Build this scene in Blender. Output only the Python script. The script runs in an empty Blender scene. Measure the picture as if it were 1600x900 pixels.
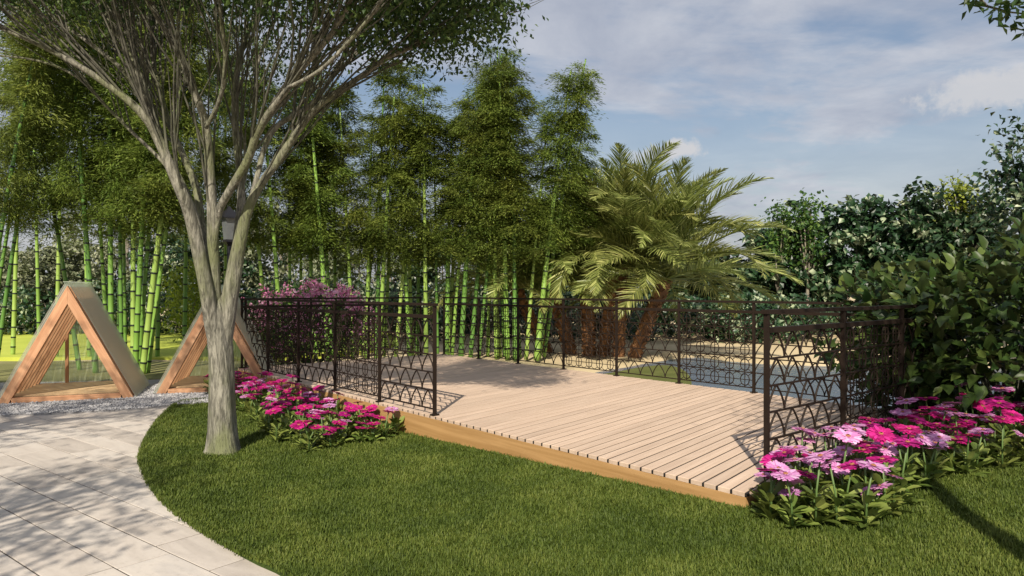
import bpy, bmesh, math, random
import numpy as np
from mathutils import Vector, Matrix, Quaternion
random.seed(7); RNG = np.random.default_rng(7)
S = bpy.context.scene
COL = S.collection
# ------------------------------------------------------------------ camera
F = 1100.0; HZ = 453.0; ZC = 1.562          # focal length in photo pixels, horizon row, eye height
cd = bpy.data.cameras.new("camera"); cam = bpy.data.objects.new("camera", cd); COL.objects.link(cam)
cam.location = (0, 0, ZC); cam.rotation_euler = (math.radians(90), 0, 0)
cd.sensor_width = 36; cd.lens = F / 1600 * 36; cd.shift_y = (HZ - 450) / 1600
cd.clip_start = .05; cd.clip_end = 3000
S.camera = cam
# ------------------------------------------------------------------ light
SUN_EL, SUN_AZ = math.radians(40), math.radians(188.4)
sun_dir = Vector((math.sin(SUN_AZ) * math.cos(SUN_EL), math.cos(SUN_AZ) * math.cos(SUN_EL), math.sin(SUN_EL)))
ld = bpy.data.lights.new("sun", 'SUN'); ld.energy = 4.8; ld.angle = math.radians(.6); ld.color = (1, .9, .76)
sun = bpy.data.objects.new("sun", ld); COL.objects.link(sun)
sun.rotation_euler = (-sun_dir).to_track_quat('-Z', 'Y').to_euler()
w = bpy.data.worlds.new("World"); S.world = w; w.use_nodes = True
S.view_settings.view_transform = 'Standard'; S.view_settings.look = 'None'
S.view_settings.exposure = 0.35; S.view_settings.gamma = 1
try: S.view_settings.use_curve_mapping = False
except Exception: pass

class NT:
    """tiny node-tree helper"""
    def __init__(s, tree): s.t = tree; s.n = tree.nodes; s.l = tree.links
    def new(s, typ, **kw):
        n = s.n.new(typ)
        for k, v in kw.items():
            if hasattr(n, k): setattr(n, k, v)
        return n
    def put(s, sock, v):
        if hasattr(v, 'is_linked') or hasattr(v, 'links'): s.l.new(v, sock)
        else: sock.default_value = v
    def math(s, op, a, b=0.0, clamp=False):
        n = s.new('ShaderNodeMath', operation=op, use_clamp=clamp); s.put(n.inputs[0], a); s.put(n.inputs[1], b); return n.outputs[0]
    def vmath(s, op, a, b=(0, 0, 0)):
        n = s.new('ShaderNodeVectorMath', operation=op); s.put(n.inputs[0], a); s.put(n.inputs[1], b); return n
    def mix(s, f, a, b, mode='MIX'):
        n = s.new('ShaderNodeMix', data_type='RGBA', blend_type=mode)
        s.put(n.inputs['Factor'], f); s.put(n.inputs[6], a); s.put(n.inputs[7], b); return n.outputs[2]
    def noise(s, vec, scale, detail=3, rough=.55, dist=0):
        n = s.new('ShaderNodeTexNoise'); s.put(n.inputs['Vector'], vec); n.inputs['Scale'].default_value = scale
        n.inputs['Detail'].default_value = detail; n.inputs['Roughness'].default_value = rough; n.inputs['Distortion'].default_value = dist
        return n.outputs['Fac']
    def ramp(s, f, stops):
        n = s.new('ShaderNodeValToRGB'); s.put(n.inputs[0], f); e = n.color_ramp.elements
        while len(e) < len(stops): e.new(.5)
        for i, (p, c) in enumerate(stops):
            e[i].position = p; e[i].color = (*c, 1) if len(c) == 3 else c
        return n.outputs[0]
    def smooth(s, v, a, b):
        n = s.new('ShaderNodeMapRange', interpolation_type='SMOOTHSTEP'); s.put(n.inputs[0], v)
        n.inputs[1].default_value = a; n.inputs[2].default_value = b; return n.outputs[0]

# sky with thin stratus and a few cumulus puffs
T = NT(w.node_tree); T.n.clear()
sky = T.new('ShaderNodeTexSky'); sky.sky_type = 'NISHITA'; sky.sun_disc = False
sky.sun_elevation = SUN_EL; sky.sun_rotation = SUN_AZ; sky.air_density = 1.3; sky.dust_density = 1.6; sky.ozone_density = 2.0
tc = T.new('ShaderNodeTexCoord'); D = tc.outputs['Generated']
sep = T.new('ShaderNodeSeparateXYZ'); T.put(sep.inputs[0], D)
zz = T.math('ADD', T.math('MAXIMUM', sep.outputs[2], 0.0), .16)
px_ = T.math('DIVIDE', sep.outputs[0], zz); py_ = T.math('DIVIDE', sep.outputs[1], zz)
cmb = T.new('ShaderNodeCombineXYZ'); T.put(cmb.inputs[0], px_); T.put(cmb.inputs[1], py_)
n1 = T.noise(T.vmath('ADD', cmb.outputs[0], (3.1, 1.7, 0)).outputs[0], .85, 8, .58, .5)
n2 = T.noise(T.vmath('MULTIPLY', cmb.outputs[0], (1.0, 2.4, 1)).outputs[0], 1.5, 6, .6, .3)
cov = T.math('ADD', T.math('MULTIPLY', n1, .68), T.math('MULTIPLY', n2, .32))
high = T.smooth(sep.outputs[2], .12, .36)
cov = T.math('ADD', cov, T.math('MULTIPLY', high, .12))
cloud = T.smooth(cov, .465, .61)
hz = T.math('SUBTRACT', 1.0, T.smooth(sep.outputs[2], .02, .3))
hz = T.math('MULTIPLY', hz, 1.0)
cloud = T.math('MAXIMUM', T.math('MULTIPLY', cloud, .85), T.math('MULTIPLY', hz, .72))
puff = None
for (cx, cy, rx, rz, k) in ((1058, 232, 36, 17, 1.0), (1565, 138, 88, 27, .85), (1020, 245, 45, 12, .6)):
    v = Vector(((cx - 800) / F, 1, (HZ - cy) / F)).normalized()
    sub = T.vmath('SUBTRACT', D, tuple(v)); sc = T.vmath('MULTIPLY', sub.outputs[0], (F / rx, F / rx, F / rz))
    ln = T.vmath('LENGTH', sc.outputs[0]).outputs['Value']
    nn = T.noise(D, 46, 6, .62)
    m = T.smooth(T.math('ADD', ln, T.math('MULTIPLY', T.math('SUBTRACT', nn, .5), 2.0)), 1.15, .5)
    m = T.math('MULTIPLY', m, k)
    puff = m if puff is None else T.math('MAXIMUM', puff, m)
tone = T.ramp(T.noise(cmb.outputs[0], 2.4, 7, .6, .4), [(.32, (3.8, 4.15, 5.1)), (.5, (5.0, 5.25, 6.0)), (.68, (6.3, 6.45, 6.95))])
base = T.mix(cloud, T.vmath('MULTIPLY', sky.outputs[0], (1.06, .98, .98)).outputs[0], tone)
base = T.mix(puff, base, (6.2, 6.25, 6.5, 1))
bg = T.new('ShaderNodeBackground'); T.put(bg.inputs[0], base); bg.inputs[1].default_value = .079
T.l.new(bg.outputs[0], T.new('ShaderNodeOutputWorld').inputs[0])

# ------------------------------------------------------------------ coordinates
def G(px, py, z=0.0):
    d = F * (ZC - z) / (py - HZ); return Vector(((px - 800) / F * d, d, z))
def PD(px, py, d):
    return Vector(((px - 800) / F * d, d, ZC - (py - HZ) / F * d))

# ------------------------------------------------------------------ materials
def newmat(name):
    m = bpy.data.materials.new(name); m.use_nodes = True; t = NT(m.node_tree); t.n.clear()
    out = t.new('ShaderNodeOutputMaterial'); p = t.new('ShaderNodeBsdfPrincipled'); t.l.new(p.outputs[0], out.inputs[0])
    return m, t, p, out
def bump(t, p, h, strength=.3, dist=.02):
    b = t.new('ShaderNodeBump'); b.inputs['Strength'].default_value = strength; b.inputs['Distance'].default_value = dist
    t.put(b.inputs['Height'], h); t.l.new(b.outputs[0], p.inputs['Normal'])
def coords(t, scale=(1, 1, 1), randomise=True):
    v = t.new('ShaderNodeTexCoord').outputs['Object']
    v = t.vmath('MULTIPLY', v, scale).outputs[0]
    if randomise:
        r = t.new('ShaderNodeObjectInfo').outputs['Random']
        c = t.new('ShaderNodeCombineXYZ'); t.put(c.inputs[0], t.math('MULTIPLY', r, 37)); t.put(c.inputs[1], t.math('MULTIPLY', r, 91))
        v = t.vmath('ADD', v, c.outputs[0]).outputs[0]
    return v
def mat_wood(name, c1, c2, rough=.6, along=1.2, across=26, var=.22, bmp=.25):
    m, t, p, o = newmat(name)
    v = coords(t, (along, across, across))
    n = t.noise(v, 1, 5, .6, .6); n2 = t.noise(coords(t, (.7, 4, 4)), 1, 3)
    c = t.mix(t.smooth(n, .3, .75), (*c1, 1), (*c2, 1))
    r = t.new('ShaderNodeObjectInfo').outputs['Random']
    k = t.math('ADD', t.math('MULTIPLY', r, var), t.math('ADD', t.math('MULTIPLY', n2, .3), .85 - var / 2))
    c = t.mix(1.0, c, t.ramp(k, [(0, (0, 0, 0)), (1, (1, 1, 1))]), 'MULTIPLY') if False else t.vmath('SCALE', c).outputs[0].node
    c.inputs[3].default_value = 1; t.put(c.inputs['Scale'], k)
    t.put(p.inputs['Base Color'], c.outputs[0]); p.inputs['Roughness'].default_value = rough
    bump(t, p, n, bmp, .004); return m
def mat_leaf(name, cols, trans=.35, rough=.45, under=None, spec=.4, patch=0.0, stops=(0, .55, 1)):
    """cols: three colours dark -> light picked at random for each leaf"""
    m, t, p, o = newmat(name)
    g = t.new('ShaderNodeNewGeometry'); r = g.outputs['Random Per Island']
    if patch:
        r = t.math('ADD', t.math('MULTIPLY', r, 1 - patch), t.math('MULTIPLY', t.smooth(t.noise(coords(t), 1.7, 2), .3, .7), patch))
    c = t.ramp(r, list(zip(stops, cols)))
    oi = t.new('ShaderNodeObjectInfo').outputs['Random']
    hs = t.new('ShaderNodeHueSaturation'); t.put(hs.inputs['Color'], c)
    t.put(hs.inputs['Hue'], t.math('ADD', t.math('MULTIPLY', oi, .025), .4875))
    t.put(hs.inputs['Value'], t.math('ADD', t.math('MULTIPLY', oi, .3), .85)); c = hs.outputs[0]
    if under: c = t.mix(g.outputs['Backfacing'], c, (*under, 1))
    t.put(p.inputs['Base Color'], c); p.inputs['Roughness'].default_value = rough; p.inputs['Specular IOR Level'].default_value = spec
    tr = t.new('ShaderNodeBsdfTranslucent'); t.put(tr.inputs[0], t.mix(.5, c, (.25, .33, .02, 1), 'MIX') if trans > .3 else c)
    mx = t.new('ShaderNodeMixShader'); mx.inputs[0].default_value = trans
    t.l.new(p.outputs[0], mx.inputs[1]); t.l.new(tr.outputs[0], mx.inputs[2]); t.l.new(mx.outputs[0], o.inputs[0]); return m
def mat_plain(name, c, rough=.6, metal=0, var=.12, scale=8, bmp=0):
    m, t, p, o = newmat(name)
    n = t.noise(coords(t), scale, 4)
    k = t.math('ADD', t.math('MULTIPLY', n, var * 2), 1 - var)
    s = t.vmath('SCALE', (*c,)); t.put(s.inputs['Scale'], k); t.put(p.inputs['Base Color'], s.outputs[0])
    p.inputs['Roughness'].default_value = rough; p.inputs['Metallic'].default_value = metal
    if bmp: bump(t, p, n, bmp, .01)
    return m
def mat_bark(name, c1, c2, moss, vs=(14, 14, 2.2), b=.7):
    m, t, p, o = newmat(name)
    n = t.noise(coords(t, vs, False), 1, 6, .65, .4); n2 = t.noise(coords(t, (2.2, 2.2, 1.2), False), 1, 4)
    fine = t.noise(coords(t, (60, 60, 9), False), 1, 4)
    c = t.mix(t.smooth(n, .3, .7), (*c1, 1), (*c2, 1)); c = t.mix(t.math('MULTIPLY', t.smooth(n2, .42, .62), .8), c, (*moss, 1))
    c = t.mix(t.math('MULTIPLY', t.smooth(fine, .5, .66), .6), c, (c1[0] * .45, c1[1] * .45, c1[2] * .45, 1))
    t.put(p.inputs['Base Color'], c); p.inputs['Roughness'].default_value = .9
    bump(t, p, t.math('ADD', n, t.math('MULTIPLY', fine, .5)), b, .02); return m

M = {}
M['deck'] = mat_wood('deck_wood', (.52, .389, .288), (.62, .478, .362), .65, 1.6, 30, .15, .12)
M['joint'] = mat_plain('joint_rubber', (.012, .010, .009), .8)
M['fascia'] = mat_wood('fascia_wood', (.36, .205, .075), (.50, .30, .125), .6, .9, 22, .08)
M['hut'] = mat_wood('hut_wood', (.44, .215, .11), (.62, .36, .2), .6, 2.0, 30, .25)
M['hutfloor'] = mat_wood('hut_floor_wood', (.48, .33, .18), (.62, .45, .26), .6, 2.0, 30, .2)
M['bronze'] = mat_plain('bronze_metal', (.022, .015, .011), .6, .0, .25, 18); M['bronze'].node_tree.nodes['Principled BSDF'].inputs['Specular IOR Level'].default_value = .12
M['dark'] = mat_plain('dark_metal', (.03, .03, .035), .5, .6)
M['bark'] = mat_bark('zelkova_bark', (.09, .086, .066), (.36, .345, .28), (.155, .175, .07), (30, 30, 5), 1.0)
M['twig'] = mat_bark('twig_bark', (.066, .064, .049), (.15, .146, .112), (.095, .102, .056), (20, 20, 4), .3)
M['bgbark'] = mat_bark('pale_bark', (.22, .19, .15), (.36, .32, .26), (.2, .19, .12))
M['culm'] = None
m, t, p, o = newmat('bamboo_culm')
v = t.new('ShaderNodeTexCoord').outputs['Object']
oi = t.new('ShaderNodeObjectInfo').outputs['Random']
n = t.noise(coords(t, (6, 6, .6)), 1, 3)
c = t.ramp(t.math('ADD', t.math('MULTIPLY', oi, .6), t.math('MULTIPLY', n, .4)), [(.15, (.08, .2, .04)), (.5, (.2, .37, .06)), (.9, (.36, .48, .11))])
t.put(p.inputs['Base Color'], c); p.inputs['Roughness'].default_value = .38; M['culm'] = m
M['node'] = mat_plain('bamboo_node', (.012, .02, .01), .6)
M['bleaf'] = mat_leaf('bamboo_leaf', ((.06, .098, .018), (.145, .2, .033), (.285, .335, .066)), .25, .5, None, .25, .55)
M['zleaf'] = mat_leaf('zelkova_leaf', ((.025, .055, .013), (.055, .1, .022), (.12, .175, .04)), .3, .5)
M['oleaf'] = mat_leaf('olive_leaf', ((.05, .075, .033), (.19, .22, .115), (.46, .48, .33)), .22, .5, None, .4, .5)
M['dleaf'] = mat_leaf('fig_leaf', ((.007, .024, .009), (.03, .072, .024), (.42, .47, .29)), .18, .4, None, .5, .66, (.1, .66, .92))
M['gleaf'] = mat_leaf('green_leaf', ((.02, .06, .012), (.05, .12, .02), (.14, .22, .04)), .3, .45)
M['yleaf'] = mat_leaf('yellow_green_leaf', ((.12, .17, .02), (.22, .29, .03), (.34, .4, .05)), .35, .5)
M['bush'] = mat_leaf('broad_leaf', ((.014, .034, .009), (.034, .064, .014), (.12, .16, .035)), .22, .4, (.08, .105, .035), .25)
M['frond'] = mat_leaf('palm_leaflet', ((.11, .14, .03), (.29, .33, .09), (.55, .56, .2)), .3, .42, None, .5)
M['rachis'] = mat_plain('palm_rachis', (.24, .22, .06), .5)
m, t, p, o = newmat('palm_bark')
n = t.noise(coords(t), 6, 4); c = t.ramp(n, [(.3, (.09, .04, .018)), (.6, (.22, .105, .042)), (.8, (.34, .19, .085))])
t.put(p.inputs['Base Color'], c); p.inputs['Roughness'].default_value = .9; bump(t, p, t.noise(coords(t), 40, 3), .4, .01); M['palmbark'] = m
M['gerleaf'] = mat_leaf('flower_leaf', ((.09, .14, .028), (.22, .28, .06), (.38, .42, .13)), .28, .42)
M['stem'] = mat_plain('flower_stem', (.10, .17, .045), .5)
M['petal_m'] = mat_leaf('magenta_petal', ((.36, .006, .13), (.5, .012, .2), (.66, .03, .3)), .2, .5)
M['petal_p'] = mat_leaf('pale_pink_petal', ((.62, .2, .5), (.72, .34, .62), (.8, .5, .72)), .2, .5)
M['eye'] = mat_plain('flower_eye', (.3, .12, .05), .8)
M['bract'] = mat_leaf('pink_bract', ((.5, .11, .3), (.74, .32, .52), (.9, .62, .74)), .25, .5)
M['grass'] = mat_leaf('grass_blade', ((.041, .067, .011), (.092, .128, .019), (.18, .208, .043)), .22, .55, None, .25, .42)
# ground-like materials in world coordinates
def mat_ground(name, stops, scale=1.5, fine=40, rough=.95, b=.3, mixf=.35):
    m, t, p, o = newmat(name); v = t.new('ShaderNodeNewGeometry').outputs['Position']
    n = t.noise(v, scale, 6, .6); f = t.noise(v, fine, 4, .6)
    c = t.ramp(t.math('ADD', t.math('MULTIPLY', n, 1 - mixf), t.math('MULTIPLY', f, mixf)), stops)
    t.put(p.inputs['Base Color'], c); p.inputs['Roughness'].default_value = rough; p.inputs['Specular IOR Level'].default_value = .2
    bump(t, p, f, b, .02); return m
M['sand'] = mat_ground('sand', [(.3, (.40, .32, .19)), (.5, (.54, .44, .27)), (.7, (.62, .52, .33))], .6, 30)
M['soil'] = mat_ground('lawn_soil', [(.3, (.02, .035, .007)), (.7, (.05, .08, .012))], 3, 60)
M['dry'] = mat_ground('dry_grass', [(.3, (.12, .13, .045)), (.5, (.2, .2, .08)), (.7, (.3, .28, .14))], .9, 25)
M['bank'] = mat_ground('bank_green', [(.3, (.07, .085, .02)), (.7, (.15, .16, .05))], 2, 40)
M['lime'] = mat_ground('lime_grass', [(.28, (.30, .36, .05)), (.6, (.47, .53, .085)), (.8, (.52, .56, .1))], .4, 50, .9, .2)
M['bed'] = mat_ground('bed_soil', [(.3, (.03, .022, .014)), (.7, (.07, .05, .03))], 6, 60)
M['grout'] = mat_ground('grout', [(.3, (.05, .045, .04)), (.7, (.09, .08, .07))], 8, 60)
M['gravelbed'] = mat_ground('gravel_bed', [(.3, (.22, .21, .21)), (.7, (.42, .41, .41))], 20, 90)
m, t, p, o = newmat('gravel_stone')
t.put(p.inputs['Base Color'], t.ramp(t.new('ShaderNodeNewGeometry').outputs['Random Per Island'], [(0, (.12, .12, .13)), (.4, (.29, .29, .3)), (1, (.54, .53, .53))])); p.inputs['Roughness'].default_value = .8; M['gravel'] = m
m, t, p, o = newmat('paver_stone')
v = coords(t, (1.6, 7, 3)); n = t.noise(v, 1, 6, .62, .8); n2 = t.noise(coords(t), 24, 5, .65); r = t.new('ShaderNodeObjectInfo').outputs['Random']
c = t.ramp(t.math('ADD', t.math('MULTIPLY', n, .65), t.math('MULTIPLY', r, .35)), [(.2, (.37, .33, .29)), (.45, (.52, .47, .415)), (.62, (.58, .53, .47)), (.85, (.45, .42, .39))])
c = t.mix(t.math('MULTIPLY', t.smooth(n2, .5, .75), .3), c, (.30, .27, .235, 1))
t.put(p.inputs['Base Color'], c); p.inputs['Roughness'].default_value = .72; bump(t, p, t.math('ADD', n, n2), .3, .004); M['paver'] = m
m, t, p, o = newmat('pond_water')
p.inputs['Base Color'].default_value = (.17, .21, .28, 1); p.inputs['Roughness'].default_value = .1; p.inputs['IOR'].default_value = 1.33; p.inputs['Specular IOR Level'].default_value = .9  # bluish base colour stands in for the sky's reflection on the water
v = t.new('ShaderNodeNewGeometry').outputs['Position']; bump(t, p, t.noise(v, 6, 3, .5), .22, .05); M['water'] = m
for key, thru in (('sheet', .58), ('backsheet', .6)):
    m, t, p, o = newmat('translucent_' + key)
    p.inputs['Base Color'].default_value = (.72, .78, .62, 1); p.inputs['Roughness'].default_value = .25
    tl = t.new('ShaderNodeBsdfTranslucent'); tl.inputs[0].default_value = (.85, .89, .8, 1)
    tp = t.new('ShaderNodeBsdfTransparent'); tp.inputs[0].default_value = (.93, .96, .92, 1)
    m1 = t.new('ShaderNodeMixShader'); m1.inputs[0].default_value = .5; t.l.new(p.outputs[0], m1.inputs[1]); t.l.new(tl.outputs[0], m1.inputs[2])
    m2 = t.new('ShaderNodeMixShader'); m2.inputs[0].default_value = thru; t.l.new(m1.outputs[0], m2.inputs[1]); t.l.new(tp.outputs[0], m2.inputs[2])
    t.l.new(m2.outputs[0], o.inputs[0]); M[key] = m
m, t, p, o = newmat('lantern_glass'); p.inputs['Base Color'].default_value = (.22, .24, .25, 1); p.inputs['Roughness'].default_value = .2; p.inputs['Transmission Weight'].default_value = .4; M['lglass'] = m

# ------------------------------------------------------------------ mesh and object helpers
class MB:
    def __init__(s): s.v = []; s.f = []; s.mi = []
    def add(s, vs, fs, mi=0):
        b = len(s.v); s.v += [tuple(x) for x in vs]; s.f += [tuple(b + i for i in f) for f in fs]; s.mi += [mi] * len(fs)
    def box(s, c, d, mi=0, mat=None):
        vs = [Vector((c[0] + sx * d[0] / 2, c[1] + sy * d[1] / 2, c[2] + sz * d[2] / 2)) for sz in (-1, 1) for sy in (-1, 1) for sx in (-1, 1)]
        if mat: vs = [mat @ x for x in vs]
        s.add(vs, [(0, 2, 3, 1), (4, 5, 7, 6), (0, 1, 5, 4), (2, 6, 7, 3), (0, 4, 6, 2), (1, 3, 7, 5)], mi)
    def tube(s, pts, rad, n=6, mi=0, cap=True, flute=None, up=None):
        pts = [Vector(q) for q in pts]; k = len(pts)
        if not hasattr(rad, '__len__'): rad = [rad] * k
        vs = []; prev = None
        for i, q in enumerate(pts):
            d = (pts[min(i + 1, k - 1)] - pts[max(i - 1, 0)])
            d = d.normalized() if d.length > 1e-9 else Vector((0, 0, 1))
            if prev is None:
                a = d.cross(up or Vector((0, 1, 0))); a = a if a.length > .05 else d.cross(Vector((1, 0, 0)))
            else: a = prev - d * prev.dot(d)
            a.normalize(); prev = a; b = d.cross(a)
            for j in range(n):
                th = 2 * math.pi * j / n; r = rad[i] * (flute(th, i / (k - 1)) if flute else 1)
                vs.append(q + a * (math.cos(th) * r) + b * (math.sin(th) * r))
        fs = [(i * n + j, i * n + (j + 1) % n, (i + 1) * n + (j + 1) % n, (i + 1) * n + j) for i in range(k - 1) for j in range(n)]
        if cap: fs += [tuple(reversed(range(n))), tuple(range((k - 1) * n, k * n))]
        s.add(vs, fs, mi)
    def mesh(s, name, mats, smooth=False):
        me = bpy.data.meshes.new(name); me.from_pydata(s.v, [], s.f)
        for x in (mats if isinstance(mats, (list, tuple)) else [mats]): me.materials.append(x)
        me.polygons.foreach_set('material_index', s.mi)
        if smooth: me.polygons.foreach_set('use_smooth', [True] * len(s.f))
        me.update(); return me
def fast_mesh(name, verts, faces, mats, smooth=False):
    """verts (N,3); faces: list of (M,k) index arrays"""
    me = bpy.data.meshes.new(name); me.vertices.add(len(verts)); me.vertices.foreach_set('co', np.asarray(verts, np.float32).ravel())
    idx = np.concatenate([f.ravel() for f in faces]).astype(np.int32)
    tot = np.concatenate([np.full(len(f), f.shape[1]) for f in faces]).astype(np.int32)
    st = np.concatenate([[0], np.cumsum(tot)[:-1]]).astype(np.int32)
    me.loops.add(len(idx)); me.loops.foreach_set('vertex_index', idx)
    me.polygons.add(len(tot)); me.polygons.foreach_set('loop_start', st); me.polygons.foreach_set('loop_total', tot)
    me.polygons.foreach_set('use_smooth', np.full(len(tot), smooth))
    for x in (mats if isinstance(mats, (list, tuple)) else [mats]): me.materials.append(x)
    me.update(calc_edges=True); return me
LEAF4 = (np.array([(0, 0, 0), (.5, .45, .07), (0, 1, -.06), (-.5, .45, .07)], float), [np.array([(0, 1, 2, 3)])])
LEAFV = (np.array([(0, 0, 0), (.5, .4, .12), (0, 1, -.1), (-.5, .4, .12), (0, .5, 0)], float), [np.array([(0, 1, 4), (1, 2, 4), (0, 4, 3), (4, 2, 3)])])
def norm(a): return a / np.maximum(np.linalg.norm(a, axis=1, keepdims=True), 1e-9)
def leaf_arrays(pos, dirs, length, width, tmpl=LEAF4, rng=RNG, flat=None, jit=.5):
    """flat: preferred leaf-normal direction (N,3) or None for random roll"""
    n = len(pos); Y = norm(dirs); R = rng.normal(size=(n, 3)) if flat is None else flat + rng.normal(size=(n, 3)) * jit
    X = norm(np.cross(Y, R)); Z = np.cross(X, Y)
    L = np.broadcast_to(length, n)[:, None, None]; W = np.broadcast_to(width, n)[:, None, None]
    tv = tmpl[0]; k = len(tv)
    V = pos[:, None, :] + X[:, None, :] * tv[None, :, 0:1] * W + Y[:, None, :] * tv[None, :, 1:2] * L + Z[:, None, :] * tv[None, :, 2:3] * L
    off = (np.arange(n) * k)[:, None, None]
    return V.reshape(-1, 3), [(f[None] + off).reshape(-1, f.shape[1]) for f in tmpl[1]]
def join_arrays(parts):
    vs = []; fs = {}; b = 0
    for v, f in parts:
        vs.append(v)
        for a in f: fs.setdefault(a.shape[1], []).append(a + b)
        b += len(v)
    return np.concatenate(vs), [np.concatenate(x) for x in fs.values()]

def O(name, data, parent=None, loc=None, mat=None):
    o = bpy.data.objects.new(name, data); COL.objects.link(o)
    if mat is not None: o.matrix_basis = mat
    elif loc is not None: o.location = loc
    if parent is not None: o.parent = parent
    return o
def tag(o, label, cat, group=None):
    o['label'] = label; o['category'] = cat
    if group: o['group'] = group
    return o
def thing(name, label, cat, loc=(0, 0, 0), rz=0, group=None):
    o = O(name, None, loc=loc); o.rotation_euler.z = rz; o.empty_display_size = .2; return tag(o, label, cat, group)
def struct(name, me, kind='structure', loc=None):
    o = O(name, me, loc=loc); o['kind'] = kind; return o
def bar_matrix(p0, p1, up=Vector((0, 0, 1))):
    x = (Vector(p1) - Vector(p0)).normalized(); y = up.cross(x); y = y.normalized() if y.length > 1e-6 else Vector((0, 1, 0)); z = x.cross(y)
    m_ = Matrix((x, y, z)).transposed().to_4x4(); m_.translation = (Vector(p0) + Vector(p1)) / 2; return m_
def bar(name, p0, p1, wy, wz, mat, parent, up=Vector((0, 0, 1))):
    """a squared timber: local X runs along it"""
    b = MB(); L = (Vector(p1) - Vector(p0)).length; e = min(wy, wz) * .06
    # chamfered box: octagonal section
    pr = [(-wy / 2 + e, -wz / 2), (wy / 2 - e, -wz / 2), (wy / 2, -wz / 2 + e), (wy / 2, wz / 2 - e), (wy / 2 - e, wz / 2), (-wy / 2 + e, wz / 2), (-wy / 2, wz / 2 - e), (-wy / 2, -wz / 2 + e)]
    b.add([(sx * L / 2, y, z) for sx in (-1, 1) for y, z in pr], [(i, i + 8, (i + 1) % 8 + 8, (i + 1) % 8) for i in range(8)] + [tuple(range(8)), tuple(range(15, 7, -1))])
    return O(name, b.mesh(name, mat), parent, mat=bar_matrix(p0, p1, up))
ORD = ['first', 'second', 'third', 'fourth', 'fifth', 'sixth', 'seventh', 'eighth', 'ninth', 'tenth', 'eleventh', 'twelfth', 'thirteenth', 'fourteenth']
def inside(p, poly):
    c = False; n = len(poly)
    for i in range(n):
        a, b = poly[i], poly[(i + 1) % n]
        if (a[1] > p[1]) != (b[1] > p[1]) and p[0] < (b[0] - a[0]) * (p[1] - a[1]) / (b[1] - a[1]) + a[0]: c = not c
    return c
def inside_np(P, poly):
    c = np.zeros(len(P), bool); n = len(poly)
    for i in range(n):
        a, b = poly[i], poly[(i + 1) % n]
        if a[1] == b[1]: continue
        c ^= ((a[1] > P[:, 1]) != (b[1] > P[:, 1])) & (P[:, 0] < (b[0] - a[0]) * (P[:, 1] - a[1]) / (b[1] - a[1]) + a[0])
    return c
def clip_half(poly, n, d):
    """keep the side n.p <= d"""
    out = []
    for i in range(len(poly)):
        a, b = poly[i], poly[(i + 1) % len(poly)]; da = a[0] * n[0] + a[1] * n[1] - d; db = b[0] * n[0] + b[1] * n[1] - d
        if da <= 0: out.append(a)
        if da * db < 0: k = da / (da - db); out.append((a[0] + (b[0] - a[0]) * k, a[1] + (b[1] - a[1]) * k))
    return out
def smooth_poly(p, it=2, closed=True):
    for _ in range(it):
        q = []
        for i in range(len(p) if closed else len(p) - 1):
            a, b = p[i], p[(i + 1) % len(p)]
            q += [(a[0] * .75 + b[0] * .25, a[1] * .75 + b[1] * .25), (a[0] * .25 + b[0] * .75, a[1] * .25 + b[1] * .75)]
        p = q
    return p

# ------------------------------------------------------------------ plan of the place
a40 = math.radians(40)
U = Vector((math.sin(a40), -math.cos(a40), 0))      # along the deck front, towards the right
N = Vector((math.cos(a40), math.sin(a40), 0))       # across the deck, away from the eye
def UN(u, n, z=0): return U * u + N * n + Vector((0, 0, z))
DZ = .30
U0, U1, N0, N1 = -11.58, -2.42, 3.93, 7.86
def lawn_z(x, y): return min(.34, max(.008, .117 + .06 * x))
def lawn_z_np(x, y): return np.clip(.117 + .06 * x, .008, .34)
pond = smooth_poly([UN(-8.2, 7.2), G(930, 582, -.1), G(985, 573, -.1), G(1040, 563, -.1), G(1090, 556, -.1), G(1150, 566, -.1), G(1260, 571, -.1), G(1400, 573, -.1), Vector((14, 15, 0)), Vector((16, 10, 0)), Vector((11, 6.5, 0)), UN(-1.6, 7.9), UN(-2.6, 7.1)], 2)
pond = [(q[0], q[1]) for q in pond]

# ground: one sheet with a basin for the pond
xs = np.concatenate([[-1500, -500, -200, -90, -45], np.arange(-30, 30.01, .4), [45, 90, 200, 500, 1500]])
ys = np.concatenate([[-1500, -400, -100, -40, -15], np.arange(-6, 34.01, .4), [45, 70, 120, 250, 600, 1500]])
XX, YY = np.meshgrid(xs, ys); P2 = np.stack([XX.ravel(), YY.ravel()], 1)
ins = inside_np(P2, pond)
pe = np.array(pond); pe = np.concatenate([pe + (np.roll(pe, -1, 0) - pe) * k for k in (0, .25, .5, .75)])
dist = np.full(len(P2), 9.0); near = (np.abs(P2[:, 0]) < 32) & (np.abs(P2[:, 1]) < 40)
dist[near] = np.sqrt(((P2[near][:, None] - pe[None]) ** 2).sum(2)).min(1)
sd = np.where(ins, -dist, dist)
z = -.03 + np.clip(sd - .0, -1.2, 0) * .5 - .12 * np.exp(-np.clip(sd, 0, 9) / .35) * (sd < 2)
z += np.where(near & (sd > 1) & (P2[:, 1] > 11), .035 * np.sin(P2[:, 0] * .9) * np.sin(P2[:, 1] * .7), 0)
nx, ny = len(xs), len(ys); ii = (np.arange(ny - 1)[:, None] * nx + np.arange(nx - 1)[None]).ravel()
struct('ground', fast_mesh('ground', np.stack([P2[:, 0], P2[:, 1], z], 1), [np.stack([ii, ii + 1, ii + nx + 1, ii + nx], 1)], M['sand'], True))
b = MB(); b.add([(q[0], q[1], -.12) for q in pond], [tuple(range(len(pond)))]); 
pe2 = [(q[0] + (q[0] - 6) * .04, q[1] + (q[1] - 12) * .04, -.12) for q in pond]
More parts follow.
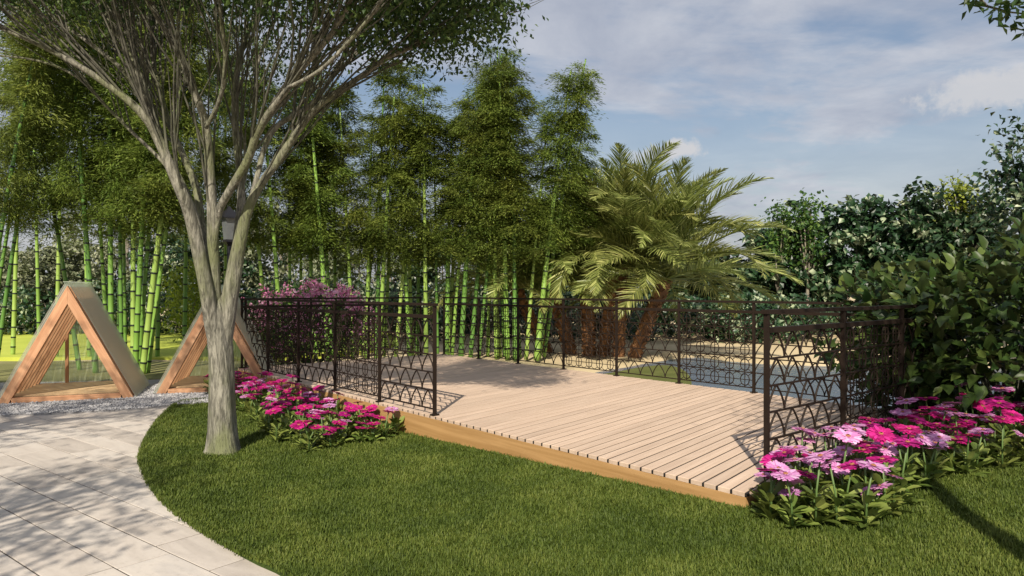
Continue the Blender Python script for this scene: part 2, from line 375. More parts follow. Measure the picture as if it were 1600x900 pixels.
b = MB(); b.add(pe2, [tuple(range(len(pe2)))])
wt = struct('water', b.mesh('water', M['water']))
def sheet(name, poly, z, mat, kind='structure'):
    b = MB(); k = len(poly); b.add([(q[0], q[1], z) for q in poly] + [(q[0], q[1], z - .25) for q in poly], [tuple(range(k))] + [((i + 1) % k, i, k + i, k + (i + 1) % k) for i in range(k)])
    return struct(name, b.mesh(name, mat), kind)
def ccw(poly):
    a = sum(poly[i][0] * poly[(i + 1) % len(poly)][1] - poly[(i + 1) % len(poly)][0] * poly[i][1] for i in range(len(poly)))
    return poly if a > 0 else poly[::-1]
lime = [(-40, 15.8), (-12.6, 15.9), (-9, 15.7), (-5.5, 15.9), (-3.5, 17), (-3.2, 21), (-4.5, 26), (-10, 27.5), (-20, 29), (-40, 30)]
sheet('lime_lawn', ccw(smooth_poly(lime, 2)), .05, M['lime'])
bank = [tuple(G(*q)[:2]) for q in ((925, 583), (960, 578), (1000, 570), (1042, 566), (1068, 573), (1082, 588), (1078, 612), (1000, 606))]
sheet('green_bank', ccw(smooth_poly(bank, 2)), -.045, M['bank'])  # flat olive-green sheet along the left edge of the pond
dry = [(-40, 11.9), (-9.5, 11.6), (-7.5, 11.9), (-5.6, 12.2), (-4.2, 13), (-3.6, 14.6), (-6, 15.1), (-12, 15.15), (-40, 15)]
sheet('dry_grass', ccw(smooth_poly(dry, 2)), .03, M['dry'])
gpoly = [tuple(G(*q)[:2]) for q in ((-500, 680), (0, 652), (110, 647), (215, 641), (275, 634), (330, 631))] + [(-4.2, 10.2), (-4.45, 11.2), (-4.4, 12.6), (-7.3, 12.6), (-10, 11.8), (-20, 11)]
gpoly = ccw(gpoly)
sheet('gravel_bed', gpoly, .018, M['gravelbed'])
# loose stones on the gravel strip
gp = RNG.uniform((-9.6, 8.2), (-4.0, 12.2), (60000, 2)); gp = gp[inside_np(gp, gpoly)]; gp = gp[(gp[:, 1] < 10.6 + .35 * (gp[:, 0] + 6)) | (np.abs(gp[:, 0] + 5.3) < .5)][:24000]
r = RNG.uniform(.008, .019, len(gp)); oc = np.array([(1, 0, 0), (0, 1, 0), (-1, 0, 0), (0, -1, 0), (0, 0, .8), (0, 0, -.5)], float)
ang = RNG.uniform(0, 6.28, len(gp)); ca, sa = np.cos(ang), np.sin(ang)
V = oc[None] * (1 + RNG.uniform(-.3, .3, (len(gp), 6, 1))) * r[:, None, None]
V = np.stack([V[..., 0] * ca[:, None] - V[..., 1] * sa[:, None], V[..., 0] * sa[:, None] + V[..., 1] * ca[:, None], V[..., 2]], 2)
V += np.concatenate([gp, np.full((len(gp), 1), .022)], 1)[:, None]
tf = np.array([(0, 1, 4), (1, 2, 4), (2, 3, 4), (3, 0, 4), (1, 0, 5), (2, 1, 5), (3, 2, 5), (0, 3, 5)])
struct('gravel', fast_mesh('gravel', V.reshape(-1, 3), [(tf[None] + (np.arange(len(gp)) * 6)[:, None, None]).reshape(-1, 3)], M['gravel']), 'stuff')

# ------------------------------------------------------------------ paved path: every paver its own piece
ppoly = [(-20, 2), (-20, 8.5)] + [tuple(G(*q)[:2]) for q in ((0, 650), (110, 645), (215, 639), (275, 632), (335, 630))] + [(-2.2, 8), (-1.9, 5), (-.6, 3.2), (-.3, 1.2), (-4, -2), (-20, -3)]
path = sheet('path', ccw(ppoly), -.004, M['grout']); path.data.transform(Matrix.Translation((0, 0, .0002)))
ta = math.radians(37.5); T1 = Vector((math.sin(ta), math.cos(ta), 0)); T2 = Vector((math.cos(ta), -math.sin(ta), 0))
tpoly = [(q[0], q[1] + (.8 if q[1] > 7.9 else 0)) for q in ppoly]
u = -4.5; npav = 0
while u < 6.5:
    wdt = random.choice((.18, .24, .3, .3, .38)); v = -14 + random.random() * .5
    while v < 3:
        L = random.uniform(.42, .85)
        c = T1 * (u + wdt / 2) + T2 * (v + L / 2)
        corners = [c + T1 * (sx * (wdt / 2 - .005)) + T2 * (sy * (L / 2 - .005)) for sx, sy in ((-1, -1), (1, -1), (1, 1), (-1, 1))]
        pxl = 800 + F * c.x / c.y if c.y > 1 else -999
        seen = c.y > 3.0 and -260 < pxl < 620 and inside(c, tpoly)
        if seen:
            poly = [(q.x, q.y) for q in corners]
            loc = [(Vector((q[0], q[1], 0)) - c) for q in poly]; dz = random.uniform(-.0012, .0015)
            lx = [(q.dot(T2), q.dot(T1)) for q in loc]; e = .0015
            b = MB(); tx = [(x - math.copysign(e, x), y - math.copysign(e, y)) for x, y in lx]
            b.add([(x, y, -.03) for x, y in lx] + [(x, y, -.002) for x, y in lx] + [(x, y, 0) for x, y in tx], [tuple(j for j in (i, (i + 1) % 4, 4 + (i + 1) % 4, 4 + i)) for i in range(4)] + [(4 + i, 4 + (i + 1) % 4, 8 + (i + 1) % 4, 8 + i) for i in range(4)] + [(8, 9, 10, 11)])
            me = b.mesh('paver', M['paver']); me.flip_normals()
            mt = Matrix((T2, T1, -T2.cross(T1) if T2.cross(T1).z < 0 else T2.cross(T1))).transposed().to_4x4(); mt.translation = c + Vector((0, 0, dz + .001))
            O('paver', me, path, mat=mt); npav += 1
        v += L
    u += wdt
print('pavers', npav)

# ------------------------------------------------------------------ lawn
edge = [G(*q) for q in ((500, 930), (445, 902), (390, 878), (345, 850), (300, 822), (260, 790), (236, 762), (223, 735), (219, 715), (225, 693), (240, 667), (258, 645), (280, 628), (310, 626), (360, 622))]
edge = [(q.x, q.y) for q in edge]; edge[0] = (-.75, 3.3)
fr = [tuple(UN(uu, N0 + .04)[:2]) for uu in (U0, U1)]
lawn = [(.2, 1.2), (-.35, 2.2)] + smooth_poly(edge, 1, False) + [(-4.6, 10.6), fr[0], fr[1], tuple(UN(U1 + .02, 7.5)[:2]), (7, 9.5), (9, 6), (7, 1), (3, -1)]
lawn = ccw(lawn)
# lawn soil: triangulated grid of points clipped to the outline
import bmesh
bm = bmesh.new(); vs = [bm.verts.new((q[0], q[1], 0)) for q in lawn]; bm.faces.new(vs)
for ax, rng_ in ((0, np.arange(-5, 9, .4)), (1, np.arange(-1, 11, .4))):
    for k in rng_:
        no = [0, 0, 0]; no[ax] = 1; co = [0, 0, 0]; co[ax] = k
        bmesh.ops.bisect_plane(bm, geom=bm.verts[:] + bm.edges[:] + bm.faces[:], plane_co=co, plane_no=no)
for v in bm.verts: v.co.z = lawn_z(v.co.x, v.co.y)
ext = bmesh.ops.extrude_face_region(bm, geom=bm.faces[:])
for v in ext['geom']:
    if isinstance(v, bmesh.types.BMVert): v.co.z -= .3
bmesh.ops.recalc_face_normals(bm, faces=bm.faces)
me = bpy.data.meshes.new('lawn'); bm.to_mesh(me); bm.free(); me.materials.append(M['soil']); struct('lawn', me)
# grass blades
deckpoly = [tuple(UN(*q)[:2]) for q in ((U0, N0 - .02), (U1 + .01, N0 - .02), (U1 + .01, N1), (U0, N1))]
bands = ((2.3, 3.9, 18500), (3.9, 5.2, 14000), (5.2, 6.8, 9500), (6.8, 10.6, 5500))
vv = []; 
pts = []
for y0, y1, dens in bands:
    x0, x1 = -5.0, min(5.6, y1 * .78 + .3)
    n = int((x1 - x0) * (y1 - y0) * dens); q = RNG.uniform((x0, y0), (x1, y1), (n, 2)); q = q[(np.abs(q[:, 0]) < q[:, 1] * .76 + .15)]
    q = q[inside_np(q, lawn)]; q = q[~inside_np(q, deckpoly)]; pts.append(np.concatenate([q, np.full((len(q), 1), 1.0 + .12 * (y0 - 2.3))], 1))
ed = np.array(smooth_poly(edge, 1, False)); eds = []
for i in range(len(ed) - 1):
    n = int(np.linalg.norm(ed[i + 1] - ed[i]) * 900); k = RNG.random((n, 1)); eds.append(ed[i] + (ed[i + 1] - ed[i]) * k + RNG.normal(size=(n, 2)) * .012)
eds = np.concatenate(eds); pts.append(np.concatenate([eds, np.full((len(eds), 1), 1.25)], 1))
q = np.concatenate(pts); n = len(q)
clump = .5 + .5 * np.sin(q[:, 0] * 9.1 + 2 * np.sin(q[:, 1] * 5.3)) * np.sin(q[:, 1] * 8.3 + 2 * np.sin(q[:, 0] * 6.1))
h = RNG.uniform(.018, .04, n) * (.75 + .45 * clump); az = RNG.uniform(0, 6.283, n); lean = RNG.uniform(.15, .75, n) * h
dx, dy = np.cos(az), np.sin(az); wd = RNG.uniform(.002, .0036, n) * q[:, 2]
B = np.stack([q[:, 0], q[:, 1], lawn_z_np(q[:, 0], q[:, 1]) - .004], 1); sx = np.stack([-dy * wd, dx * wd, 0 * wd], 1)
mid = B + np.stack([dx * lean * .3, dy * lean * .3, h * .6], 1); tip = B + np.stack([dx * lean, dy * lean, h], 1)
V = np.stack([B - sx, B + sx, mid + sx * .7, mid - sx * .7, tip], 1).reshape(-1, 3); k = (np.arange(n) * 5)[:, None]
go = struct('grass', fast_mesh('grass', V, [k + np.array([[0, 1, 2, 3]]), k + np.array([[3, 2, 4]])], M['grass']), 'stuff'); print('blades', n)

# ------------------------------------------------------------------ deck
deck = thing('wooden_deck', 'low timber deck of pale boards with an orange-brown fascia beside the pond', 'deck', UN(U0, N0, 0))
DL = deck.location.copy()
def child(o, parent=None):
    o.matrix_basis = Matrix.Translation(-DL) @ o.matrix_basis; return o
ba = math.radians(38.0); BD = Vector((math.sin(ba), math.cos(ba), 0)); BN = Vector((math.cos(ba), -math.sin(ba), 0)); pitch, gap, th = .1022, .017, .03
dp = [tuple(UN(*q)[:2]) for q in ((U0, N0), (U1, N0), (U1, N1), (U0, N1))]
smin = min(BN.x * q[0] + BN.y * q[1] for q in dp); smax = max(BN.x * q[0] + BN.y * q[1] for q in dp)
corner_s = BN.x * dp[1][0] + BN.y * dp[1][1]
s = corner_s + gap / 2 - math.ceil((corner_s - smin) / pitch) * pitch
nb = 0
while s < smax:
    poly = clip_half(clip_half(ccw(list(dp)), (BN.x, BN.y), s + pitch - gap), (-BN.x, -BN.y), -s)
    if len(poly) >= 3:
        c = Vector((sum(q[0] for q in poly) / len(poly), sum(q[1] for q in poly) / len(poly), DZ))
        lp = [((q[0] - c.x) * BD.x + (q[1] - c.y) * BD.y, -((q[0] - c.x) * BN.x + (q[1] - c.y) * BN.y)) for q in poly]
        area = abs(sum(lp[i][0] * lp[(i + 1) % len(lp)][1] - lp[(i + 1) % len(lp)][0] * lp[i][1] for i in range(len(lp)))) / 2
        if area > .006:
            k = len(lp); b = MB(); ins_ = [(x * (1 - .0015), y * .94) for x, y in lp]
            b.add([(x, y, -th) for x, y in lp] + [(x, y, -.003) for x, y in lp] + [(x, y, 0) for x, y in ins_], [tuple(range(k))[::-1], tuple(range(2 * k, 3 * k))] + [(i, (i + 1) % k, k + (i + 1) % k, k + i) for i in range(k)] + [(k + i, k + (i + 1) % k, 2 * k + (i + 1) % k, 2 * k + i) for i in range(k)])
            mt = Matrix((BD, -BN, Vector((0, 0, 1)))).transposed().to_4x4(); mt.translation = c + Vector((0, 0, random.uniform(-.0015, .0015)))
            child(O('board', b.mesh('board', M['deck']), deck, mat=mt)); nb += 1
    for k_ in (1,):
        poly = clip_half(clip_half(ccw(list(dp)), (BN.x, BN.y), s + pitch), (-BN.x, -BN.y), -(s + pitch - gap))
        if len(poly) >= 3:
            k = len(poly); b = MB(); c = Vector((sum(q[0] for q in poly) / k, sum(q[1] for q in poly) / k, DZ)); lo = [(q[0] - c.x, q[1] - c.y) for q in poly]
            b.add([(x * 1.0, y * 1.0, -.026) for x, y in lo] + [(x, y, -.006) for x, y in lo], [tuple(range(k))[::-1], tuple(range(k, 2 * k))] + [(i, (i + 1) % k, k + (i + 1) % k, k + i) for i in range(k)])
            child(O('joint_strip', b.mesh('joint_strip', M['joint']), deck, loc=c))
    s += pitch
print('boards', nb)
zt = DZ - th - .002; zb = -.35; fh = zt - zb; fz = (zt + zb) / 2
child(bar('fascia_board', UN(U0, N0 + .014, fz), UN(U1, N0 + .014, fz), .03, fh, M['fascia'], deck))
child(bar('fascia_board', UN(U1 - .015, N0 + .032, fz), UN(U1 - .015, N1, fz), .03, fh, M['fascia'], deck))
child(bar('fascia_board', UN(U0 + .015, N0 + .032, fz), UN(U0 + .015, N1, fz), .03, fh, M['fascia'], deck))
child(bar('fascia_board', UN(U0 + .032, N1 - .015, fz), UN(U1 - .032, N1 - .015, fz), .03, fh, M['fascia'], deck))

# ------------------------------------------------------------------ railings
RL, RH = 1.113, 1.10
PW = .03; CW = (RL - PW) / 5; BARS = [.06, .245, .43, .61, .795]; TOP2 = RH - .11; ROWS = list(zip(BARS, BARS[1:] + [TOP2 - .02]))
def arch_mesh(hh):
    b = MB(); n = 9
    for sgn in (-1, 1):
        pts = [];
        for i in range(n + 1):
            f = i / n; x = sgn * CW / 2 * (1 - f ** 1.75); zz_ = hh * f
            pts.append((x, 0, zz_))
        pts[0] = (sgn * CW / 2, 0, 0)
        b.tube(pts, .0072, 6)
    return b.mesh('arch', M['bronze'])
def ring_mesh(hh):
    b = MB(); R = min(CW, hh) * .39; c = hh / 2; n = 16
    b.tube([(R * .86 * math.cos(6.2832 * i / n), 0, c + R * math.sin(6.2832 * i / n)) for i in range(n + 1)], .0072, 4, cap=False)
    b.box((0, 0, c), (.008, .008, hh)); b.box((0, 0, c), (R * 1.7, .007, .008))
    for sx in (-1, 1):
        for sz in (-1, 1):
            b.tube([(sx * R * .62, 0, c + sz * R * .7), (sx * CW * .36, 0, c + sz * hh * .42), (sx * CW / 2, 0, c + sz * hh * .47)], .0045, 4)
        b.tube([(sx * R * .84, 0, c), (sx * CW / 2, 0, c)], .005, 4)
    return b.mesh('ring', M['bronze'])
ARCH = arch_mesh(.182); RING = ring_mesh(.184)
pb = MB(); pb.box((0, 0, (RH) / 2), (PW, PW, RH)); pb.box((0, 0, .006), (.07, .07, .012)); POST = pb.mesh('post', M['bronze'])
hb = MB()
for zz_ in BARS: hb.box((RL / 2, 0, zz_), (RL - PW, .014, .013))
PANEL = hb.mesh('panel', M['bronze'])
def railing(label, p0, d, kinds, flip=1):
    d = d.normalized(); root = thing('railing', label, 'railing', (p0.x, p0.y, DZ), math.atan2(d.y, d.x), 'bronze railings around the deck')
    n = len(kinds); tot = n * RL
    for i in range(n + 1): O('post', POST, root, (i * RL, 0, .0005))
    for zc_, hgt in ((RH - .018, .036), (TOP2, .036)):
        q = MB()
        for i in range(n): q.box((i * RL + RL / 2, 0, zc_), (RL - PW, .042, hgt))
        if hgt == .036 and zc_ > TOP2: q = MB(); q.box((tot / 2, 0, RH + .014), (tot + .06, .046, .028))
        O('top_rail' if zc_ > TOP2 else 'under_rail', q.mesh('rail', M['bronze']), root)
    for i, kd in enumerate(kinds):
        pn = O('panel', PANEL, root, (i * RL, 0, 0))
        for lo, hi in ROWS:
            for c in range(5):
                O('arch' if kd == 'a' else 'ring', ARCH if kd == 'a' else RING, pn, (PW / 2 + CW * (c + .5), 0, lo))
    return root
pA = UN(-5.93, N0 + .03)
railing('railing along the front left edge, ending at the post beside the left flower bed', pA - U * (5 * RL), U, 'arara')
railing('long railing on the far edge of the deck before the palms and pond', UN(U1 - .06 - 8 * RL, N1 - .04), U, 'ararararr'[:8])
railing('railing half hidden by the broad-leaved bush, beside the right flower bed', UN(U1 - .12, 4.38), N, 'ara')
railing('railing on the far left end of the deck in front of the pink shrub', UN(U0 + .06, N0 + .1), N, 'rar')

# ------------------------------------------------------------------ huts
def hut(label, FL, FR, depth, H, boarded=False):
    FL = Vector((*FL, 0)); FR = Vector((*FR, 0)); X = (FR - FL); W = X.length; X.normalize(); Yd = Vector((-X.y, X.x, 0))
    root = thing('a_frame_hut', label, 'hut', (FL + FR) / 2, math.atan2(X.y, X.x), 'wooden play huts on the gravel')
    z0 = .02; half = W / 2; t_ = .15; dpt = .075; zu = Vector((0, 1, 0))
    A = Vector((0, 0, H)); sl = Vector((half, 0, -H + z0)).normalized()
    nr = 8
    for i in range(nr):
        y = dpt / 2 + (depth - dpt) * i / (nr - 1); big = i in (0, nr - 1); tw = .115 if i == 0 else .09
        for sgn in (-1, 1):
            foot = Vector((sgn * half, y, z0)); ap = Vector((0, y, H)); dr = (ap - foot).normalized(); nrm = Vector((-dr.z * sgn, 0, dr.x * sgn)); nrm = nrm if nrm.x * sgn < 0 else -nrm
            k_ = tw / abs(dr.x); hx = half - k_ * abs(dr.x) / dr.z * 1.0; drop = tw / abs(dr.x)
            dp_ = dpt if i in (0, nr - 1) else .045
            prof = [(sgn * half, z0), (sgn * .001, H), (sgn * .001, H - drop), (sgn * (half - tw / dr.z), z0)]
            mt = bar_matrix(foot, ap, zu); inv = mt.inverted(); vs = [inv @ Vector((px__, y + sy * dp_ / 2, pz__)) for sy in (-1, 1) for px__, pz__ in prof]
            b = MB(); b.add(vs, [(0, 1, 2, 3), (7, 6, 5, 4)] + [(j, j + 4, (j + 1) % 4 + 4, (j + 1) % 4) for j in range(4)])
            bm = bmesh.new(); me_ = b.mesh('rafter', M['hut']); bm.from_mesh(me_); bmesh.ops.recalc_face_normals(bm, faces=bm.faces); bm.to_mesh(me_); bm.free()
            O('rafter', me_, root, mat=mt)
    for y in (dpt / 2, depth - dpt / 2): bar('sill_beam', (-half + .16, y + .002, .055), (half - .16, y + .002, .055), dpt, .07 if y < .1 else .1, M['hut'], root)
    for sgn in (-1, 1): bar('side_beam', (sgn * (half - .1), dpt, .055), (sgn * (half - .1), depth - dpt, .055), .07, .07, M['hut'], root)
    for x in (-half * .36, half * .55): bar('back_post', (x, depth - dpt / 2 - .03, .1), (x, depth - dpt / 2 - .03, H * (1 - abs(x) / half) - .16), .05, .045, M['hut'], root)
    for k in range(9):
        y = dpt + .02 + (depth - .2) * (k + .5) / 9; bar('floor_board', (-half + .12, y, .1), (half - .12, y, .1), (depth - .2) / 9 - .008, .02, M['hutfloor'], root)
    # slats on the slopes, running front to back
    for sgn in (-1, 1):
        foot = Vector((sgn * half, 0, z0)); ap = Vector((0, 0, H)); dr = (ap - foot); Ls = dr.length; dr.normalize()
        nrm = Vector((dr.z * sgn, 0, -dr.x * sgn))
        if nrm.x * sgn < 0: nrm = -nrm
        if boarded and sgn < 0:
            for k in range(15):
                yy = .02 + (depth - .04) * (k + .5) / 15; c = nrm * .011 + Vector((0, yy, 0))
                bar('slat', foot + dr * .01 + c, ap - dr * .01 + c, (depth - .04) / 15 - .006, .02, M['hut'], root, nrm)
        # corrugated translucent roof sheet
        b = MB(); ny = 60; vs = []
        for j in range(ny + 1):
            y = -.03 + (depth + .06) * j / ny; off = nrm * (.034 + .011 * math.sin(j / ny * 2 * math.pi * 15))
            vs += [foot - dr * .03 + off + Vector((0, y, 0)), ap + dr * .03 + off + Vector((0, y, 0))]
        b.add(vs, [(2 * j, 2 * j + 1, 2 * j + 3, 2 * j + 2) for j in range(ny)])
        O('roof_sheet', b.mesh('roof_sheet', M['sheet'], True), root)
    b = MB(); nx_ = 112; vs = []
    for j in range(nx_ + 1):
        x = -half + .05 + (W - .1) * j / nx_; yy = depth + .032 + .03 * math.sin(j / nx_ * 2 * math.pi * 14)
        vs += [(x, yy, .06), (x, yy, max(.07, H * (1 - abs(x) / half) - .02))]
    b.add(vs, [(2 * j, 2 * j + 1, 2 * j + 3, 2 * j + 2) for j in range(nx_)]); O('back_sheet', b.mesh('back_sheet', M['backsheet'], True), root)
    rb = bar('ridge_cap', (0, -.03, H + .055), (0, depth + .03, H + .055), .09, .012, M['sheet'], root)
hut('wooden A-frame hut with clear corrugated roof, the nearest one left of the tree', (-6.95, 9.5), (-5.42, 10.08), 1.5, 1.62)
hut('wooden A-frame hut with clear corrugated roof, half hidden behind the tree trunk', (-5.27, 10.42), (-3.68, 10.78), 1.5, 1.58)
hut('wooden A-frame hut at the left border of the view, only its corner showing', (-8.95, 8.7), (-7.38, 9.25), 1.5, 1.62)

# ------------------------------------------------------------------ lantern behind the tree
lp = PD(358, 400, 12.6); lamp = thing('lantern_post', 'grey garden lantern on a post behind the forked tree trunk', 'lamp', (lp.x, lp.y, 0))
b = MB(); b.tube([(0, 0, 0), (0, 0, .3), (0, 0, 2.35)], [.06, .04, .035], 10); O('post', b.mesh('post', M['dark'], True), lamp)
b = MB(); b.tube([(0, 0, 2.35), (0, 0, 2.42), (0, 0, 2.46)], [.05, .12, .12], 4); O('base', b.mesh('base', M['dark']), lamp)
b = MB(); b.tube([(0, 0, 2.46), (0, 0, 2.84)], [.10, .14], 4); g_ = O('glass', b.mesh('glass', M['lglass']), lamp)
b = MB(); b.tube([(0, 0, 2.84), (0, 0, 2.87), (0, 0, 3.0), (0, 0, 3.06)], [.22, .21, .06, .02], 4); O('cap', b.mesh('cap', M['dark']), lamp)

# ------------------------------------------------------------------ the forked tree
DT = G(348, 703, .03).y
def limb(px, rad, dy):
    """px: list of (x, y) photo points, rad: radii in photo pixels, dy: depth offsets"""
    k = DT / F; out = []
    for (x, y), o_ in zip(px, dy): out.append(PD(x, y, DT + o_))
    return out, [r * k for r in rad]
def spline(pts, rad, sub=4):
    """Catmull-Rom"""
    P = [Vector(p) for p in pts]; o = []; rr = []
    for i in range(len(P) - 1):
        a, b, c, d = P[max(i - 1, 0)], P[i], P[i + 1], P[min(i + 2, len(P) - 1)]
        for j in range(sub):
            t = j / sub; o.append(.5 * ((2 * b) + (c - a) * t + (2 * a - 5 * b + 4 * c - d) * t * t + (3 * b - a - 3 * c + d) * t ** 3)); rr.append(rad[i] + (rad[i + 1] - rad[i]) * t)
    o.append(P[-1]); rr.append(rad[-1]); return o, rr
def lin(a, b, n): return [a + (b - a) * i / (n - 1) for i in range(n)]
TB = PD(348, 703, DT)
tree = thing('forked_tree', 'tall grey-barked tree with many forking limbs beside the paved path', 'tree', (TB.x, TB.y, TB.z - .03))
def rel(pts, base): return [Vector(p) - base for p in pts]
b = MB(); B0 = Vector(tree.location)
def flt(th, f): return 1 + .07 * math.sin(3 * th + 1 + f * 2) + .045 * math.sin(5 * th + f * 5) + (.12 * max(0, 1 - f * 7) * math.sin(4 * th) if f < .14 else 0)
pts, rad = limb([(349, 714), (349, 700), (348, 672), (347, 630), (346, 590), (344, 550), (341, 515), (341, 485), (342, 458)], [31, 24.5, 20.8, 19.2, 18.4, 18.2, 18.4, 18, 9], [0] * 9)
pts, rad = spline(pts, rad, 4); b.tube(rel(pts, B0), rad, 28, flute=flt)
limbs = {
 'A': ([(340, 565), (331, 505), (322, 450), (307, 380), (295, 330), (282, 297), (247, 217), (230, 187), (200, 157), (160, 127), (123, 103), (67, 73), (0, 43), (-60, 15)], [14, 18, 16, 14, 13, 12, 10, 9, 7.5, 6.5, 5.5, 4.2, 3, 2], lin(-.02, -.9, 14)),
 'B': ([(320, 420), (304, 340), (287, 297), (258, 240), (240, 200), (227, 143), (213, 110), (193, 67), (167, 27), (140, -20), (100, -90)], [10, 11, 11, 11, 10, 9, 8.5, 7.5, 6.5, 5.5, 3], lin(.12, .5, 11)),
 'C': ([(330, 470), (318, 380), (307, 297), (285, 240), (267, 200), (247, 133), (240, 97), (236, 50), (232, 0), (225, -70)], [13, 12, 9.5, 8, 7.5, 6, 5.5, 5, 4, 2.5], lin(.15, 1.3, 10)),
 'D': ([(340, 560), (337, 500), (334, 430), (332, 360), (330, 297), (322, 200), (310, 160), (290, 110), (267, 60), (230, 0), (190, -70)], [8, 15, 14.5, 12, 10.5, 8.5, 7.5, 6.5, 5.5, 5, 3], [0, -.03, -.07, -.11, -.15, -.25, -.35, -.45, -.5, -.6, -.7]),
 'E': ([(356, 520), (364, 450), (372, 370), (377, 297), (367, 187), (370, 117), (383, 60), (398, 30), (410, -40)], [11, 14, 12, 9.5, 8, 7, 6, 5, 3], lin(.12, .9, 9)),
 'F': ([(334, 452), (334, 385), (341, 334), (357, 301), (387, 250), (400, 213), (420, 177), (450, 137), (477, 100), (510, 63), (543, 10), (570, -50)], [4, 9, 9.5, 9, 9, 8.5, 8, 7, 6.2, 5, 4, 2.5], [-.04, -.12] + lin(-.16, -1.1, 10)),
 'G': ([(350, 565), (354, 505), (363, 442), (375, 376), (385, 335), (402, 297), (435, 250), (457, 217), (490, 173), (533, 140), (577, 110), (613, 87), (660, 67), (700, 40), (740, 22)], [14, 20, 19, 15, 12, 9.5, 8.5, 8, 7, 5.5, 4.8, 4, 3.2, 2.4, 1.4], lin(.02, -.2, 15)),
 'H': ([(385, 335), (402, 275), (412, 235), (433, 197), (487, 163), (520, 120), (560, 80), (600, 40), (650, -5), (690, -40)], [6, 7, 7, 6.5, 6, 5, 4.2, 3.4, 2.6, 1.6], lin(.05, .7, 10)),
 'I': ([(322, 200), (345, 150), (352, 90), (345, 30), (340, -40)], [5, 4.5, 4, 3.2, 2], lin(-.35, -1.0, 5)),
 'J': ([(377, 297), (392, 230), (398, 150), (405, 90), (430, 30), (440, -40)], [6, 6, 5, 4.4, 3.6, 2], lin(.45, 1.6, 6)),
 'K': ([(240, 200), (200, 120), (150, 75), (90, 35), (20, 10), (-50, -30)], [6, 5.5, 5, 4, 3, 2], lin(.3, 1.0, 6)),
 'L': ([(296, 325), (262, 262), (205, 205), (165, 165), (120, 120), (60, 95), (-20, 85)], [4, 4.5, 4, 3.5, 3, 2.4, 1.6], lin(.1, .6, 7)),
 'M': ([(450, 137), (500, 110), (550, 60), (590, 10), (620, -40)], [4.5, 4, 3.4, 2.6, 1.6], lin(-.8, -1.5, 5)),
}
LB = []
for k, (pp, rr, dd) in limbs.items():
    rr = [max(1.1, q * (.62 + .16 * i / (len(rr) - 1))) for i, q in enumerate(rr)]; p_, r_ = limb(pp, rr, dd); p_, r_ = spline(p_, r_, 4); LB.append((p_, r_))
    b.tube(rel(p_, B0), r_, 14 if rr[1] > 8 else 8)
O('trunk', b.mesh('trunk', M['bark'], True), tree)
# fine branches growing out of the limbs
b = MB(); tips = []
rnd = random.Random(11)
def grow(p, d, L, r, lev):
    n = 6; pts = [Vector(p)]; dd = Vector(d); 
    for i in range(n):
        dd = (dd + Vector((rnd.gauss(0, .06), rnd.gauss(0, .06), rnd.gauss(.03, .045)))).normalized(); pts.append(pts[-1] + dd * L / n)
    b.tube(rel(pts, B0), [r * (1 - .75 * i / n) for i in range(n + 1)], 5 if r > .008 else 4, cap=False)
    tips.append(pts[-1]); tips.append(pts[n // 2 + 1])
    if lev > 0:
        for _ in range(3 if lev > 1 else 2):
            i = rnd.randint(2, n - 1); e = (pts[i + 1] - pts[i]).normalized(); e = (e + Vector((rnd.gauss(0, .24), rnd.gauss(0, .24), rnd.gauss(.06, .15)))).normalized()
            grow(pts[i], e, L * rnd.uniform(.5, .8), r * .55, lev - 1)
for p_, r_ in LB:
    n = len(p_)
    for i in range(int(n * .34), n - 1):
        if rnd.random() < .3: continue
        for _ in range(1 if rnd.random() < .85 else 2):
            d = (p_[i + 1] - p_[i]).normalized()
            d = (d * 1.0 + Vector((rnd.gauss(0, .2), rnd.gauss(0, .22), abs(rnd.gauss(.08, .14))))).normalized()
            grow(p_[i], d, rnd.uniform(1.0, 2.1) * (1 - .55 * max(0, i / n - .5) * 2), min(.014, r_[i] * .5), 2 if rnd.random() < .3 else 1)
O('branches', b.mesh('branches', M['twig'], True), tree)
# leaves: clumps at the twig ends high up plus the crown above the picture
cen = []
for q in tips:
    px = 800 + F * q.x / q.y; py = HZ - F * (q.z - ZC) / q.y
    low = 2 if px < 330 else (14 if px < 540 else 88)
    if py < low + rnd.gauss(0, 15) and px < 785 - .25 * max(0, py): cen.append(tuple(q))
rng = np.random.default_rng(5)
cv = rng.normal(size=(900, 3)); cv = norm(cv) * rng.uniform(.5, 1, (900, 1)) ** .6; cv = cv * (3.5, 2.7, 1.7) + (TB.x + .1, TB.y - .1, 5.65)
cv = cv[(800 + F * cv[:, 0] / cv[:, 1] < 770) & (cv[:, 2] > 4.5) & (cv[:, 2] > 1.75 + .41 * cv[:, 1])]
edgec = np.array([PD(rng.uniform(560, 790), rng.uniform(-40, 88) * (1), DT + rng.uniform(-.6, .6)) for _ in range(130)])
edgec = edgec[[(HZ - F * (q[2] - ZC) / q[1]) < 100 - abs(800 + F * q[0] / q[1] - 690) * .42 for q in edgec]]
backc = np.array([PD(rng.uniform(330, 520), rng.uniform(-30, 175), DT + rng.uniform(1.2, 2.6)) for _ in range(110)])
leftc = np.array([PD(rng.uniform(-20, 330), rng.uniform(-40, 50), DT + rng.uniform(.8, 2.4)) for _ in range(26)])
cen = np.concatenate([np.array(cen), cv, edgec, backc, leftc]); print('leaf clumps', len(cen))
per = 28; pos = np.repeat(cen, per, 0) + rng.normal(size=(len(cen) * per, 3)) * (.17, .17, .10)
dr = rng.normal(size=pos.shape) + (0, 0, -.5)
V, fs = leaf_arrays(pos - np.array(B0), dr, rng.uniform(.045, .075, len(pos)), rng.uniform(.026, .04, len(pos)), LEAF4, rng, np.tile((0., 0., 1.), (len(pos), 1)))
